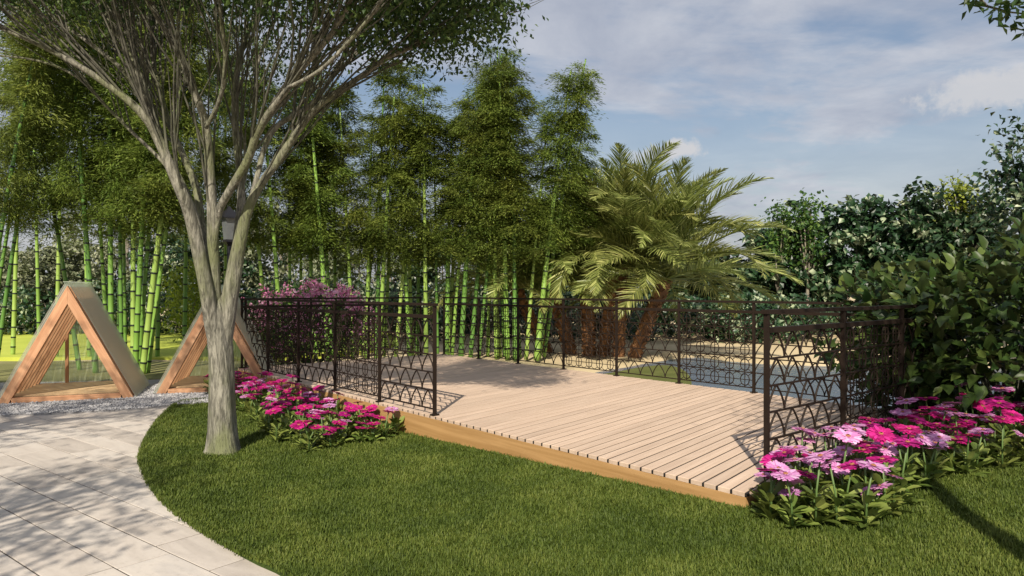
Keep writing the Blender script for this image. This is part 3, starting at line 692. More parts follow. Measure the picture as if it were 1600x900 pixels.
O('crown', fast_mesh('crown', V, fs, M['zleaf']), tree)

# ------------------------------------------------------------------ bamboo
def bamboo_foliage(seed, Hc=7.0, st=.44):
    rng = np.random.default_rng(seed); P = []; Dd = []; z_ = st * Hc; lob = rng.uniform(0, 6.28)
    while z_ < Hc - .1:
        f = (z_ / Hc - st) / (1 - st); wv = .58 + .42 * math.sin(f * 10 + lob)
        rmax = (.8 * (1 - f) ** .5 * min(1, (f + .25) * 3) + .1) * wv; a0 = rng.uniform(0, 6.28)
        for q in range(rng.integers(2, 5)):
            a = a0 + q * 1.9 + rng.uniform(-.4, .4); L = rmax * rng.uniform(.45, 1.15); dv = np.array((math.cos(a), math.sin(a), 0.)); pc = dv * L + (0, 0, z_ + rng.uniform(-.08, .2) - .18 * L)
            n = int(rng.uniform(240, 400)); pr = rng.uniform(.24, .4) * (1 - .35 * f)          # a drooping pad of leaves
            g = rng.normal(size=(n, 3)) * (pr, pr, pr * .36) * .6; g[:, 2] -= .6 * (g[:, 0] ** 2 + g[:, 1] ** 2) / pr
            P.append(pc + g); Dd.append(g * (3, 3, 0) + dv * .5 + rng.normal(size=g.shape) * (.45, .45, .25) + (0, 0, -.25))
            n = 14; t_ = rng.uniform(.1, 1, n)[:, None]; c = np.array((0, 0, z_)) + (pc - np.array((0, 0, z_))) * t_ + rng.normal(size=(n, 3)) * .05; P.append(c); Dd.append(dv + rng.normal(size=c.shape) * .6)
        z_ += rng.uniform(.2, .38)
    P = np.concatenate(P); Dd = np.concatenate(Dd); n = len(P)
    V, fs = leaf_arrays(P, Dd, rng.uniform(.07, .13, n), rng.uniform(.014, .024, n), LEAF4, rng, np.tile((0., -.25, 1.), (n, 1)), .36)
    return fast_mesh('bamboo_foliage', V, fs, M['bleaf'])
BF = [bamboo_foliage(100 + i) for i in range(6)]; BFH = [bamboo_foliage(120 + i, st=.74) for i in range(2)]; print('bamboo leaves', [len(m_.polygons) for m_ in BF])
clumps = [
 ('at the left border of the view', [(-35, 12.2, 13, 357, -40, 5.5), (-25, 13, 25, 343, 30, 4.5), (-8, 13, 33, 367, -60, 4.5), (125, 13.5, 77, 347, 60, 5), (62, 15, 50, 150, -30, 4), (20, 16.5, 30, 300, -20, 4.5), (88, 16, 95, 300, -40, 4.5)]),
 ('behind the nearest A-frame hut', [(150, 13, 125, 290, -20, 6), (170, 13.6, 152, 340, 40, 4.5), (174, 13, 171, 330, -60, 6), (190, 13.4, 186, 350, 20, 4.5), (196, 14, 193, 360, 80, 4), (208, 13.2, 208, 360, -40, 5.5), (211, 13, 225, 355, 0, 6), (216, 13.6, 237, 365, 60, 5), (222, 12.8, 256, 365, -20, 6.5), (230, 13, 265, 370, 40, 5), (140, 16, 128, 300, -10, 4.5), (185, 16.5, 192, 300, -40, 4.5), (246, 16, 250, 300, 20, 4.5)]),
 ('between the two A-frame huts', [(288, 16.5, 292, 300, -30, 4.5), (325, 16, 338, 300, 60, 4.5), (352, 17, 352, 300, 20, 4)]),
 ('behind the pink flowering shrub', [(420, 15.5, 400, 383, 120, 4.5), (442, 15.2, 420, 317, 60, 5), (454, 16, 452, 350, 140, 4), (494, 16, 482, 410, 200, 4), (488, 16.5, 486, 410, 160, 3.5), (514, 15.4, 497, 363, 110, 6), (519, 16, 506, 367, 180, 4.5), (525, 16.5, 522, 363, 150, 4.5), (552, 15.8, 538, 330, 130, 4.5), (470, 17, 470, 400, 170, 4)]),
 ('left of the near front railing post', [(573, 16, 577, 397, 200, 5), (566, 16.4, 584, 400, 240, 4.5), (592, 15.8, 603, 393, 150, 5), (588, 16, 600, 160, 95, 4.5), (600, 16.6, 625, 180, 100, 4), (618, 16, 645, 320, 200, 4.5), (640, 16, 630, 393, 260, 5), (645, 16.4, 638, 410, 220, 4.5), (666, 15.8, 663, 320, 130, 5), (684, 16.2, 680, 360, 180, 3.5), (652, 17, 655, 400, 190, 4)]),
 ('right of the near front railing post', [(697, 15.9, 702, 383, 190, 6), (700, 16.5, 712, 390, 160, 4.5), (706, 16, 723, 380, 190, 4), (720, 15.8, 733, 380, 170, 6), (735, 16.2, 757, 367, 85, 5), (748, 16, 768, 400, 100, 4), (762, 16.6, 775, 200, 72, 4), (776, 16, 772, 400, 130, 5), (782, 16.4, 766, 400, 150, 4), (793, 15.8, 788, 400, 110, 6), (789, 16.6, 780, 390, 90, 5)]),
 ('left of the palms', [(805, 15.6, 803, 377, 190, 5.5), (822, 15.8, 837, 413, 180, 4.5), (838, 15.6, 865, 360, 110, 6.5), (842, 16, 876, 365, 92, 5), (850, 16.4, 884, 380, 200, 4), (812, 16.4, 800, 380, 230, 4.5)]),
]
rb_ = random.Random(3); bi = 0; HIGH = {(588, 16), (600, 16.6), (762, 16.6), (62, 15), (640, 16), (684, 16.2), (430, 16)}
for where, items in clumps:
    items = sorted(items)
    for i, (bx, d, tx, ty, topy, rp) in enumerate(items):
        by = HZ + F * ZC / d; slope = (tx - bx) / (ty - by); xt = bx + slope * (topy - by) * .9
        base = Vector(((bx - 800) / F * d, d, -.02)); top = PD(xt, topy, d + rb_.uniform(-.4, .3)); Hh = top.z - base.z; top.z = base.z + Hh
        root = thing('bamboo', f'{ORD[i]} bamboo from the left in the row {where}' if where != 'at the left border of the view' else f'{ORD[i]} leaning bamboo from the left, {where}', 'bamboo', base, 0, 'bamboos ' + where)
        r0 = rp / F * d * .74; v = top - base; b = MB(); n = int(Hh / .34); ring = []
        mid = v * .5 + Vector((-v.x * .06, 0, 0))
        def pos_(f): return v * f + Vector((math.sin(f * math.pi) * (-v.x * .05), 0, 0))
        hs_ = [0]; z_ = 0
        while z_ < 1: z_ += rb_.uniform(.85, 1.15) * .36 / Hh * (1 if z_ > .06 else .7); hs_.append(min(z_, 1))
        P = []; R = []; mats = []
        for q in range(len(hs_) - 1):
            f0, f1 = hs_[q], hs_[q + 1]; e = .018 / Hh; rr = lambda f: r0 * (1 - .72 * f ** 1.2)
            for f, k in ((f0 + e, 1.0), ((f0 + f1) / 2, .965), (f1 - e, 1.0), (f1, 1.13)):
                P.append(pos_(f)); R.append(rr(f) * k)
        b.tube(P, R, 9); cnt = len(P)
        for q in range(len(b.f)):
            if q < (cnt - 1) * 9 and (q // 9) % 4 in (2, 3): b.mi[q] = 1
        O('culm', b.mesh('culm', [M['culm'], M['node']], True), root)
        hi_ = (bx, d) in HIGH; fo = O('foliage', BFH[bi % 2] if hi_ else BF[bi % 6], root); qn = Vector((0, 0, 1)).rotation_difference(v.normalized())
        fo.rotation_mode = 'QUATERNION'; fo.rotation_quaternion = qn @ Quaternion((0, 0, 1), rb_.uniform(0, 6.28))
        sc_ = Hh / 6.9; k_ = rb_.uniform(.8, 1.15) * (.8 + .2 * rp / 5); fo.scale = (k_, k_, sc_); bi += 1

# ------------------------------------------------------------------ palms
def frond_mesh(seed, L=2.6, droop=1.0):
    rng = np.random.default_rng(seed); n = 26; pts = []; p_ = np.zeros(3); ang = 0.
    for i in range(n + 1):
        pts.append(p_.copy()); ang -= droop * (.012 + .085 * (i / n) ** 1.6); p_ = p_ + np.array((math.cos(ang), 0, math.sin(ang))) * L / n
    pts = np.array(pts); b = MB(); b.tube([Vector(q) for q in pts], [.026 * (1 - .85 * i / n) for i in range(n + 1)], 4, 1)
    P = []; Dd = []; Ls = []; Fl = []
    for k in range(72):
        f = .12 + .88 * (k + .5) / 72; i = min(int(f * n), n - 1); q = pts[i] + (pts[i + 1] - pts[i]) * (f * n - i); tg = (pts[i + 1] - pts[i]) / np.linalg.norm(pts[i + 1] - pts[i]); up = np.array((-tg[2], 0, tg[0]))
        for sgn in (-1, 1):
            d = tg * (.75 + .5 * f) + np.array((0, sgn, 0)) * (1 - .25 * f) + up * rng.uniform(.05, .4) + rng.normal(size=3) * .07
            P.append(q); Dd.append(d); Ls.append(.62 * (math.sin(math.pi * min(1, f * .85 + .16)) ** .7) * rng.uniform(.85, 1.1)); Fl.append(up + rng.normal(size=3) * .15)
    tm = (np.array([(-.35, 0, 0), (.35, 0, 0), (.5, .4, .0), (.3, .75, -.05), (0, 1, -.14), (-.3, .75, -.05), (-.5, .4, 0)], float), [np.array([(0, 1, 2, 6), (6, 2, 3, 5)]), np.array([(5, 3, 4)])])
    V, fs = leaf_arrays(np.array(P), np.array(Dd), np.array(Ls), .025, tm, rng, np.array(Fl))
    bv = np.array(b.v); k4 = np.array([f for f in b.f if len(f) == 4]); 
    V2, F2 = join_arrays([(V, fs), (bv, [k4])]); me = fast_mesh('frond', V2, F2, [M['frond'], M['rachis']])
    return me
FR = [frond_mesh(40 + i, 2.5 + .15 * (i % 3), .8 + .25 * (i % 4)) for i in range(6)]
def palm(label, base, top, r, nfr, seed, sc=1.0):
    rr = random.Random(seed); root = thing('palm_tree', label, 'palm', base, 0, 'leaning palms on the sand behind the deck'); b = MB()
    v = top - base; nseg = 14; P = []; R = []
    P = [v * (i / nseg) + Vector((0, 0, math.sin(i / nseg * math.pi) * .05)) for i in range(nseg + 1)]
    b.tube(P, [r * (1.12 if i == 0 else 1) * (1 + .12 * (i / nseg)) for i in range(nseg + 1)], 12)
    # old leaf bases in a spiral
    n = int(v.length / .028); ax = v.normalized(); a1 = ax.orthogonal().normalized(); a2 = ax.cross(a1)
    for i in range(n):
        f = (i + .5) / n; th = i * 2.4; o_ = a1 * math.cos(th) + a2 * math.sin(th); sd_ = ax.cross(o_); c = v * f + o_ * r * (1.0 + .1 * f); w_ = r * .42; h_ = r * .52
        q = [c - sd_ * w_ - ax * h_ * .5, c + sd_ * w_ - ax * h_ * .5, c + sd_ * w_ * .6 + ax * h_ * .7 + o_ * r * .32, c - sd_ * w_ * .6 + ax * h_ * .7 + o_ * r * .32, c + ax * h_ * .7 - o_ * r * .2 - sd_ * w_ * .6, c + ax * h_ * .7 - o_ * r * .2 + sd_ * w_ * .6]
        b.add(q, [(0, 1, 2, 3), (3, 2, 5, 4), (0, 3, 4), (1, 5, 2)])
    O('trunk', b.mesh('trunk', M['palmbark']), root)
    for i in range(nfr):
        f = (i + .5) / nfr; el = math.radians(88 - (92 if nfr > 40 else 82) * f ** 1.05 + rr.uniform(-7, 7)); azm = i * 2.39996 + rr.uniform(-.25, .25)
        o_ = O('frond', FR[rr.randrange(6)], root, v * 1.0 + Vector((0, 0, .05 * (1 - f)))); o_.rotation_mode = 'ZYX' if False else 'XYZ'
        mt = Matrix.Rotation(azm, 4, 'Z') @ Matrix.Rotation(-el, 4, 'Y') @ Matrix.Rotation(rr.uniform(-.5, .5), 4, 'X'); s_ = sc * rr.uniform(.85, 1.12)
        o_.rotation_euler = mt.to_euler(); o_.scale = (s_, s_, s_)
pal = [('palm leaning far left, outermost on the bamboo side', (856, 551, 18), (806, 452, 17.6), .13, 20, 1.0),
       ('palm leaning left, second from the bamboo', (893, 552, 17.6), (862, 452, 17.3), .145, 20, .95),
       ('upright palm with the straightest trunk', (921, 553, 17.3), (917, 440, 17.3), .15, 22, 1.0),
       ('palm leaning slightly right beside the upright palm', (942, 554, 17.2), (962, 425, 17.0), .14, 22, 1.0),
       ('tallest palm leaning right, with the highest crown', (966, 555, 17.0), (972, 398, 17.0), .14, 42, 1.12),
       ('lowest palm leaning far right, nearest the pond', (990, 556, 16.8), (1040, 436, 16.4), .14, 44, 1.12)]
for i, (lb, b_, t__, r, nf, sc) in enumerate(pal):
    bx, by, d = b_; base = Vector(((bx - 800) / F * d, d, -.05)); palm(lb, base, PD(*t__), r, int(nf * 1.2), 60 + i, sc)

# ------------------------------------------------------------------ background trees
def tree_arrays(seed, H, W, nclump, per, leaf, low=.12, top_bias=.0, spread=.34, asp=.7):
    rng = np.random.default_rng(seed); c = norm(rng.normal(size=(nclump, 3))) * rng.uniform(.35, 1.0, (nclump, 1)) ** .5
    lob = rng.uniform(0, 6.28, 4); az = np.arctan2(c[:, 1], c[:, 0]); k = 1 + .22 * np.sin(2 * az + lob[0]) * np.cos(4 * c[:, 2] + lob[1]) + .14 * np.sin(5 * az + lob[2] + 3 * c[:, 2])
    c = c * k[:, None]; cz = H * (low + (1 - low) / 2); c = c * (W / 2, W / 2, H * (1 - low) / 2) + (0, 0, cz)
    pos = np.repeat(c, per, 0) + rng.normal(size=(nclump * per, 3)) * (.2, .2, .15) * min(1.0, spread / .3)
    d = rng.normal(size=pos.shape) + (0, 0, -.3); n = len(pos)
    V, fs = leaf_arrays(pos, d, rng.uniform(.65, 1.2, n) * leaf, rng.uniform(.65, 1.2, n) * leaf * asp, LEAFV, rng, np.tile((0., -.3, 1.), (n, 1)))
    return V, fs, c
def bgtree(name, label, X, Y, H, W, mat, seed, leaf=.17, nclump=150, per=30, low=.1, cat='tree', group='trees behind the garden', asp=.7, spread=.34, ntr=3):
    root = thing(name, label, cat, (X, Y, -.03), 0, group); V, fs, c = tree_arrays(seed, H, W, nclump, per, leaf, low, 0, spread, asp)
    O('crown', fast_mesh('crown', V, fs, mat), root); rr = random.Random(seed); b = MB()
    for k in range(ntr):
        x0, y0 = rr.uniform(-.15, .15) * W * .4, rr.uniform(-.1, .1) * W; r = H * .017
        q = c[rr.randrange(len(c))]; m_ = Vector((x0 * 2, y0, H * .4)); b.tube(spline([Vector((x0, y0, 0)), m_, Vector((x0 * 2.5 + rr.uniform(-.3, .3), y0, H * .8))], [r, r * .7, r * .25], 4)[0], [r * (1 - .85 * i / 8) for i in range(9)], 7)
    for k in range(16):
        q = Vector(c[rr.randrange(len(c))]); s0 = Vector((q.x * .15, q.y * .15, min(q.z * .6, H * .55))); b.tube([s0, s0.lerp(q, .5) + Vector((0, 0, -.1)), q], [H * .007, H * .005, H * .002], 5)
    O('trunk', b.mesh('trunk', M['bgbark'], True), root); return root
def pxX(px, d): return (px - 800) / F * d
def hgt(py, d): return ZC + (HZ - py) / F * d + .03
B_ = [  # label, px centre, distance, top row, width px, material, seed, leaf
 ('olive tree filling the left border behind the lime lawn', 15, 27, 383, 230, 'oleaf', 201, .17),
 ('grey-green olive tree right of the one at the left border', 105, 29, 372, 170, 'oleaf', 202, .17),
 ('silvery olive tree seen through the bamboo behind the nearest hut', 215, 30, 290, 230, 'oleaf', 203, .17),
 ('dark olive tree behind the forked tree trunk', 330, 28, 330, 190, 'dleaf', 204, .17),
 ('pale olive tree behind the left end of the pink shrub', 450, 29, 310, 210, 'oleaf', 205, .17),
 ('pale olive tree in the gap left of the near railing post', 590, 28, 345, 200, 'oleaf', 206, .17),
 ('broad-leaved tree behind the middle bamboos', 715, 27, 360, 190, 'dleaf', 207, .17),
 ('broad-leaved tree behind the left palms', 850, 27, 385, 200, 'dleaf', 208, .2),
 ('broad-leaved tree behind the right palms', 1000, 27, 395, 210, 'dleaf', 209, .2),
 ('low broad-leaved tree right behind the palm fronds', 1130, 26, 400, 170, 'dleaf', 210, .2),
 ('tree with two upright leafy tops right of the palms', 1225, 25, 345, 130, 'dleaf', 211, .2),
 ('dark round-topped tree above the far right railing', 1335, 24.5, 318, 160, 'dleaf', 212, .2),
 ('pale-leaved tree between the dark round one and the tallest one', 1415, 24, 322, 130, 'dleaf', 213, .2),
 ('tall bushy tree with a yellow-green tip behind the big bush', 1475, 23, 284, 130, 'dleaf', 214, .19),
 ('blue-green low tree behind the right end of the big bush', 1545, 24, 370, 160, 'dleaf', 215, .2),
]
for lb, px, d, ty, wp, mt_, sd_, lf in B_:
    lf *= 1.15 if mt_ == 'oleaf' else 1.35
    H = hgt(ty, d); bgtree('olive_tree' if mt_ == 'oleaf' else 'broadleaf_tree', lb, pxX(px, d), d, H, wp / F * d * 1.12, M[mt_], sd_, lf, 170, 44, .02, spread=.24)
for (px, ty, sd_, lb) in ((1217, 318, 231, 'slim upright sapling left of the pair beside the palms'), (1262, 306, 232, 'slim upright sapling right of the pair beside the palms')):
    d = 23.5; bgtree('sapling', lb, pxX(px, d), d, hgt(ty, d), .75, M['gleaf'], sd_, .15, 46, 24, .5, group='saplings beside the palms', spread=.6, ntr=1)
bgtree('sapling', 'yellow-green young tree rising above the tall bushy tree', pxX(1497, 22.6), 22.6, hgt(282, 22.6), .8, M['yleaf'], 233, .15, 30, 20, .72, spread=.6, ntr=1)
bgtree('broadleaf_tree', 'tall dark tree at the right border with ragged leaf clusters', pxX(1668, 14.5), 14.5, hgt(165, 14.5), 2.5, M['dleaf'], 240, .16, 190, 40, .18, spread=.3)
bgtree('conifer', 'yellow-green feathery bush between the forked trunk and the dark shade', pxX(297, 20), 20, hgt(405, 20), 1.1, M['yleaf'], 241, .16, 70, 26, .05, 'bush', 'yellow-green bushes', .35, .5, 1)
# shady undergrowth below the far trees, left
for i, (px, d, ty, wp, lb) in enumerate(((60, 25.5, 455, 260, 'dark low shrub at the left edge beyond the lime lawn'), (270, 25, 440, 260, 'dark low shrub beyond the lime lawn, behind the hut gap'), (480, 24, 440, 260, 'dark low shrub behind the pink shrub'), (700, 23.5, 445, 260, 'dark low shrub behind the middle bamboos'), (960, 22.5, 450, 300, 'dark low shrub behind the palm trunks'), (1180, 22.5, 462, 240, 'dark low shrub between the palms and the saplings'))):
    bgtree('shrub', lb, pxX(px, d), d, hgt(ty, d), wp / F * d, M['dleaf'], 260 + i, .19, 140, 30, -.05, 'shrub', 'low shrubs under the far trees')

# ------------------------------------------------------------------ pink shrub
rng = np.random.default_rng(77); SH = Vector((pxX(482, 13.4), 13.5, 0)); sh = thing('flowering_shrub', 'pink blossoming shrub standing behind the far left end of the deck', 'shrub', SH)
c = norm(rng.normal(size=(150, 3))) * rng.uniform(.3, 1, (150, 1)) ** .5; c = c * (1.2, .75, .8) + (0, 0, .82); c[:, 2] = np.maximum(c[:, 2], .12)
pos = np.repeat(c, 34, 0) + rng.normal(size=(150 * 34, 3)) * .13; V, fs = leaf_arrays(pos, rng.normal(size=pos.shape), rng.uniform(.06, .1, len(pos)), rng.uniform(.03, .05, len(pos)), LEAF4, rng); O('foliage', fast_mesh('foliage', V, fs, M['gleaf']), sh)
c2 = norm(rng.normal(size=(170, 3)) + (0, -.35, .45)); c2 = c2 * rng.uniform(.85, 1.12, (170, 1)) * (1.22, .78, .82) + (0, 0, .84); c2 = c2[c2[:, 2] > .3]; c2 = c2[rng.random(len(c2)) < np.clip((c2[:, 2] - .1) / 1.1, .25, 1)]
pos = np.repeat(c2, 20, 0) + rng.normal(size=(len(c2) * 20, 3)) * .06; V, fs = leaf_arrays(pos, rng.normal(size=pos.shape) + (0, -.3, .4), rng.uniform(.05, .085, len(pos)), rng.uniform(.035, .055, len(pos)), LEAF4, rng); O('blossoms', fast_mesh('blossoms', V, fs, M['bract']), sh)
b = MB()
for k in range(14): q = Vector(c[k]); b.tube([Vector((q.x * .1, q.y * .1, 0)), q * .6 + Vector((0, 0, -.1)), q], [.02, .014, .005], 5)
O('stem', b.mesh('stem', M['twig'], True), sh)

# ------------------------------------------------------------------ broad-leaved bush at the right
tb = (np.array([(0, 0, 0), (.28, .12, .05), (.5, .38, .1), (.34, .72, .06), (0, 1, -.12), (-.34, .72, .06), (-.5, .38, .1), (-.28, .12, .05), (0, .12, -.01), (0, .38, -.0), (0, .72, -.03)], float),
      [np.array([(0, 1, 8), (0, 8, 7), (3, 4, 10), (10, 4, 5)]), np.array([(1, 2, 9, 8), (8, 9, 6, 7), (2, 3, 10, 9), (9, 10, 5, 6)])])
rng = np.random.default_rng(91)
bush = thing('broadleaf_bush', 'big dark bush of large glossy leaves behind the right flower bed', 'bush', (4.75, 6.75, .1))
nL = 6000
c = norm(rng.normal(size=(nL, 3))) * (rng.uniform(.25, 1, (nL, 1)) ** .45); az = np.arctan2(c[:, 1], c[:, 0])
c = c * (1 + .12 * np.sin(3 * az + 1) + .1 * np.sin(5 * c[:, 2] * 2 + az))[:, None] * (1.5, 1.15, .98) + (0, 0, .92); ok = c[:, 2] > .02; c = c[ok]
out = norm((c - (0, 0, .7)) * (1, 1, 1.2)); d = out * .8 + rng.normal(size=c.shape) * .5 + (0, 0, -.1); size = rng.uniform(.11, .2, len(c))
proj = c + np.array(bush.location); scr = size / proj[:, 1] * (np.linalg.norm(c - (0, 0, .9), axis=1) > .85) * (proj[:, 1] < 7.0) * (proj[:, 0] / proj[:, 1] < .74)
order = np.argsort(-scr); big, rest = order[:300], order[300:]
protoL = []
for k in range(5):
    tv = tb[0].copy(); tv[:, 0] *= .5 + .03 * k; tv[:, 2] += (-.16 + .05 * k) * tv[:, 1] ** 2 + .12 * np.abs(tv[:, 0]); protoL.append(fast_mesh('leaf', tv, tb[1], M['bush'], True))
for i in big:
    y = Vector(d[i]).normalized(); n_ = (Vector(out[i]) * .6 + Vector((0, -.2, .9)) + Vector(rng.normal(size=3)) * .35); x = y.cross(n_).normalized(); zv = x.cross(y)
    mt = (Matrix((x, y, zv)).transposed().to_4x4()) @ Matrix.Scale(size[i], 4); mt.translation = Vector(c[i]); O('leaf', protoL[int(rng.integers(5))], bush, mat=mt)
tv = tb[0].copy(); tv[:, 0] *= 1; V, fs = leaf_arrays(c[rest], d[rest], size[rest] * .95, size[rest] * .52, (tv, tb[1]), rng, out[rest] * .6 + (0, -.2, .9)); lf = O('foliage', fast_mesh('foliage', V, fs, M['bush'], True), bush); lf['kind'] = 'stuff'
b = MB()
for k in range(40): q = Vector(c[k * 40 % len(c)]); b.tube([Vector((q.x * .15, q.y * .15, -.05)), q * .55 + Vector((0, 0, -.05)), q * .97], [.022, .014, .006], 5)
O('stem', b.mesh('stem', M['twig'], True), bush)

# ------------------------------------------------------------------ flowers
def plant_meshes(seed, H, blooms):
    rng = np.random.default_rng(seed); n = 20
    tl = (np.array([(-.12, 0, 0), (.12, 0, 0), (.42, .45, .04), (.5, .68, .03), (.3, .9, -.02), (0, 1, -.1), (-.3, .9, -.02), (-.5, .68, .03), (-.42, .45, .04), (0, .45, -.03), (0, .7, -.04)], float),
          [np.array([(0, 1, 9), (1, 2, 9), (0, 9, 8), (4, 5, 10), (5, 6, 10)]), np.array([(2, 3, 10, 9), (9, 10, 7, 8)]), np.array([(3, 4, 10), (10, 6, 7)])])
    az = rng.uniform(0, .5) + np.arange(n) * 2.4; el = rng.uniform(.05, 1.0, n); hh = rng.uniform(.01, H * .5, n) * (np.arange(n) % 3 > 0)
    P = np.stack([.012 * np.cos(az), .012 * np.sin(az), hh + .01], 1); Dd = np.stack([np.cos(az) * np.cos(el), np.sin(az) * np.cos(el), np.sin(el)], 1)
    V, fs = leaf_arrays(P, Dd, rng.uniform(.09, .15, n) * np.where(hh > .08, .75, 1), rng.uniform(.04, .062, n), tl, rng, np.tile((0., 0., 3.), (n, 1)))
    lm = fast_mesh('leaves', V, fs, M['gerleaf'], True)
    top = Vector((rng.uniform(-.05, .05), rng.uniform(-.05, .05), H)); b = MB(); b.tube([(0, 0, 0), (top.x * .2, top.y * .2, H * .5), top], [.007, .006, .005], 6); sm = b.mesh('stem', M['stem'], True)
    bl = []
    for mt_ in (M['petal_m'], M['petal_p']):
        R = rng.uniform(.058, .07); k = 26; parts = []
        for lay, (rr, up, ph) in enumerate(((1.0, .03, 0), (.9, .07, .5), (.36, .25, .2))):
            kk = k if lay < 2 else 18; a = (np.arange(kk) + ph) * 2 * math.pi / kk + rng.normal(size=kk) * .05; e = up + rng.normal(size=kk) * .07
            Dp = np.stack([np.cos(a) * np.cos(e), np.sin(a) * np.cos(e), np.sin(e)], 1); st = np.stack([np.cos(a) * .008, np.sin(a) * .008, np.full(kk, .002 * lay)], 1)
            tp_ = (np.array([(-.3, 0, 0), (.3, 0, 0), (.5, .7, .02), (.22, 1, -.03), (-.22, 1, -.03), (-.5, .7, .02)], float), [np.array([(0, 1, 2, 5), (5, 2, 3, 4)])])
            parts.append(leaf_arrays(st, Dp, R * rr * rng.uniform(.9, 1.05, kk), R * rr * .33, tp_, rng, np.tile((0., 0., 6.), (kk, 1))))
        V, fs = join_arrays(parts); npet = sum(len(f) for f in fs)
        bb = MB(); bb.tube([(0, 0, 0), (0, 0, .008), (0, 0, .013)], [.012, .013, .006], 8); bb.tube([(0, 0, -.014), (0, 0, 0)], [.006, .013], 8, 1)
        q4 = np.array([f for f in bb.f if len(f) == 4]); V2, F2 = join_arrays([(V, fs), (np.array(bb.v), [q4])]); me = fast_mesh('bloom', V2, F2, [mt_, M['eye'], M['stem']])
        mi = np.zeros(len(me.polygons), np.int32); mi[npet:npet + 16] = 1; mi[npet + 16:] = 2; me.polygons.foreach_set('material_index', mi); bl.append(me)
    return lm, sm, bl, top
PM = [plant_meshes(300 + i, H, 1) for i, H in enumerate((.20, .24, .27, .30, .33, .37))]
def scatter(poly, mind, n, rr, tries=6000):
    out = []; x0, x1 = min(q[0] for q in poly), max(q[0] for q in poly); y0, y1 = min(q[1] for q in poly), max(q[1] for q in poly)
    for _ in range(tries):
        p_ = (rr.uniform(x0, x1), rr.uniform(y0, y1))
        if inside(p_, poly) and all((p_[0] - q[0]) ** 2 + (p_[1] - q[1]) ** 2 > mind * mind for q in out): out.append(p_)
        if len(out) >= n: break
    return out
bedL = [tuple(UN(-6.35, N0 - .06)[:2]), (-1.45, 6.9), (-1.9, 6.75), (-2.35, 7.1), (-2.75, 7.7), (-3.3, 8.7), (-4.1, 9.9), (-4.75, 10.9), tuple(UN(U0 - .3, N0 - .08)[:2])]
bedR = [tuple(UN(U1 + .12, N0 + .12)[:2]), (1.58, 4.02), (1.95, 3.95), (2.25, 4.3), (2.9, 4.7), (3.9, 5.05), (4.7, 5.7), (4.4, 6.1), (3.4, 6.0), tuple(UN(U1 + .12, 5.7)[:2])]
rr = random.Random(21); FLOWERS = []
for poly, place, grp, n in ((bedL, 'in the left bed between the forked tree and the deck', 'daisies in the left bed', 120), (bedR, 'in the right bed below the broad-leaved bush', 'daisies in the right bed', 135)):
    pts = scatter(poly, .135 if poly is bedR else .14, n, rr, 30000)
    if poly is bedR:
        front = [(1.47, 4.22), (1.58, 3.98), (2.0, 3.93), (2.4, 4.3), (2.3, 4.9), (1.8, 4.7)]; q_ = scatter(front, .115, 40, rr, 30000); mid_ = [(2.3, 4.35), (2.95, 4.72), (3.3, 5.2), (2.9, 5.5), (2.3, 4.95)]; q2 = scatter(mid_, .125, 30, rr, 30000)
        pts = q_ + q2 + [p for p in pts if not inside(p, front) and not inside(p, mid_)]
    cy = sum(q[1] for q in pts) / len(pts); print(grp, len(pts))
    for (x, y) in pts:
        v = rr.randrange(6) if rr.random() < .75 else rr.randrange(3)
        if poly is bedR and y > 4.25 and x < 2.6: v = rr.randrange(1, 6)
        lm, sm, bl, top = PM[v]; pale = rr.random() < (.42 if poly is bedR else .27); s_ = rr.uniform(.9, 1.12)
        left = poly is bedL; uu, nn_ = U.dot(Vector((x, y, 0))), N.dot(Vector((x, y, 0)))
        if left:
            d_ = N0 - nn_; zn = 'fascia side' if d_ < .3 else ('middle' if d_ < .62 else 'lawn edge')
            en = 'by the post' if uu > -7.6 else ('near forked tree' if uu > -9.4 else 'towards the hut')
        else:
            d_ = uu - U1; zn = 'railing side' if d_ < .45 else ('middle' if d_ < .95 else 'lawn edge')
            en = 'at deck corner' if nn_ < 4.35 else ('halfway along' if nn_ < 5.4 else 'under the bush')
        sz_ = 'short' if v < 2 else ('tall' if v > 3 else 'medium')
        lb = f"{sz_} {'pale pink' if pale else 'magenta'} daisy on the {'left' if left else 'right'} bed's {zn}, {en}"
        root = thing('daisy', lb, 'flower', (x, y, lawn_z(x, y)), rr.uniform(0, 6.28), grp); root.scale = (s_, s_, s_); FLOWERS.append((lb, y, root))
        O('leaves', lm, root); O('stem', sm, root); o_ = O('bloom', bl[1 if pale else 0], root, top)
        if rr.random() < (.4 if poly is bedR else .62):
            st2 = O('stem', sm, root); st2.rotation_euler = (0, 0, 2.2); st2.scale = (1, 1, .8); off = Vector((rr.uniform(-.06, .06), rr.uniform(-.06, .06), 0)); st2.location = off * .2
            tp2 = Matrix.Rotation(2.2, 3, 'Z') @ Vector((top.x, top.y, top.z * .8)) + off * .2; o2 = O('bloom', bl[1 if pale else 0], root, tp2); o2.rotation_euler = (rr.gauss(0, .2), rr.gauss(0, .2), 1.0); o2.scale = [rr.uniform(.75, 1.05)] * 3
        # tilt in the parent frame, random
        o_.rotation_euler = (rr.gauss(0, .17), rr.gauss(0, .17), rr.uniform(0, 6.28)); o_.scale = [rr.uniform(.9, 1.2)] * 3

by_label = {}
for lb, y, root in FLOWERS: by_label.setdefault(lb, []).append((y, root))
for lb, L_ in by_label.items():
    L_.sort(key=lambda q: q[0])
    for i, (y, root) in enumerate(L_):
        if len(L_) > 1: root['label'] = ('nearest ' if i == 0 else 'farthest ' if i == len(L_) - 1 else ORD[i] + ' nearest ') + lb

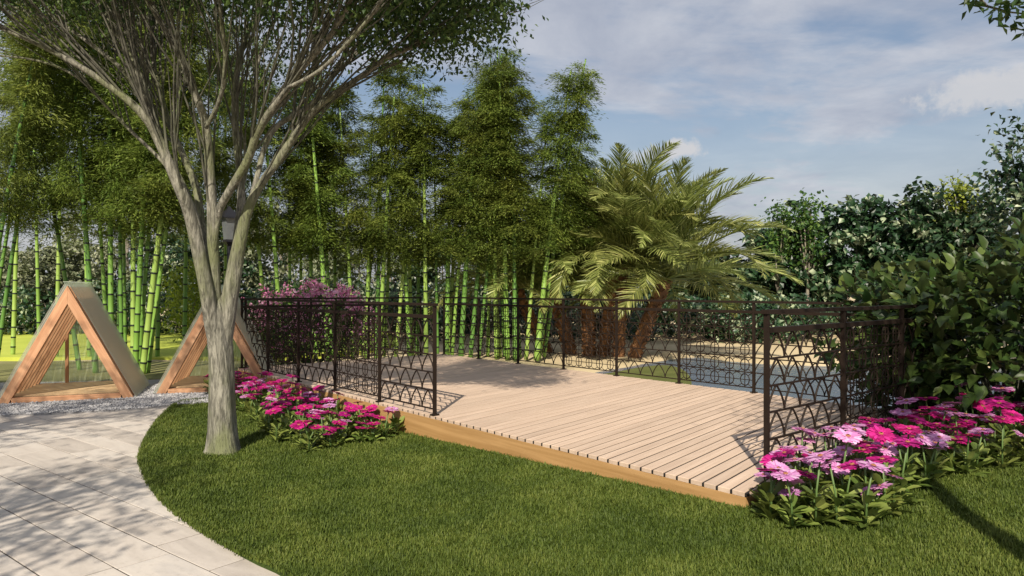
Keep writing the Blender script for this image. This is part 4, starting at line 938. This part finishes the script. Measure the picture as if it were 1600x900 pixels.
# ------------------------------------------------------------------ trees standing beside and behind the viewer (they cast the shade on the path and lawn)
def neartree(label, x, y, H, W, low, r, mat, seed, nclump, per, leaf, lean=(0, 0), name='broadleaf_tree', extra=()):
    root = thing(name, label, 'tree', (x, y, 0)); rng = np.random.default_rng(seed); rr = random.Random(seed)
    c = norm(rng.normal(size=(nclump, 3))) * rng.uniform(.3, 1, (nclump, 1)) ** .5 * (W / 2, W / 2, (H - low) / 2) + (lean[0], lean[1], (H + low) / 2)
    pos = np.repeat(c, per, 0) + rng.normal(size=(nclump * per, 3)) * (.2, .2, .12)
    if extra: pos = np.concatenate([pos, np.repeat(np.array(extra), 16, 0) + rng.normal(size=(16 * len(extra), 3)) * .045])
    n = len(pos)
    V, fs = leaf_arrays(pos, rng.normal(size=pos.shape) + (0, 0, -.3), rng.uniform(.7, 1.2, n) * leaf, rng.uniform(.7, 1.2, n) * leaf * .5, LEAF4, rng, np.tile((0., 0., 1.), (n, 1))); O('crown', fast_mesh('crown', V, fs, mat), root)
    b = MB(); b.tube([(0, 0, -.1), (0, 0, low * .6), (lean[0] * .4, lean[1] * .4, low * 1.05), (lean[0], lean[1], H * .8)], [r * 1.2, r, r * .85, r * .3], 12)
    for k in range(40): q = Vector(c[k % len(c)]); s0 = Vector((lean[0] * .3, lean[1] * .3, low * 1.0)).lerp(Vector((lean[0], lean[1], H * .75)), rr.random()); b.tube([s0, s0.lerp(q, .5) + Vector((0, 0, .08)), q], [r * .35, r * .22, r * .08], 5)
    if extra: b.tube(spline([Vector((lean[0] * .6, lean[1] * .6, low * 1.15)), (Vector(extra[0]) + Vector((lean[0], 0, low))) / 2 + Vector((-.1, .3, .35)), Vector(extra[0]), Vector(extra[-1])], [r * .4, r * .3, r * .2, r * .05], 4)[0], [r * .4 * (1 - i / 13) for i in range(13)], 6)
    O('trunk', b.mesh('trunk', M['bark'], True), root); return c
neartree('slender tree at the right border with a branch hanging into the top corner', 2.30, 2.1, 5.4, 2.5, 3.2, .06, M['zleaf'], 401, 70, 46, .08, (.45, -.1), extra=[(2.86 - 2.3 + .05 * k, 2.0 + .03 * (k % 5), 3.22 + .03 * (k % 4) - .02 * k) for k in range(-2, 8)])
neartree('leafy tree standing left of the viewer beside the path', -4.3, .2, 5.2, 2.4, 2.5, .1, M['zleaf'], 402, 75, 40, .09)
neartree('taller leafy tree left of the path', -6.8, 2.2, 7.0, 3.4, 3.4, .12, M['zleaf'], 403, 110, 44, .09)
neartree('third leafy tree farther left of the path', -9.2, 3.4, 7.5, 3.4, 3.4, .12, M['zleaf'], 404, 110, 44, .09)
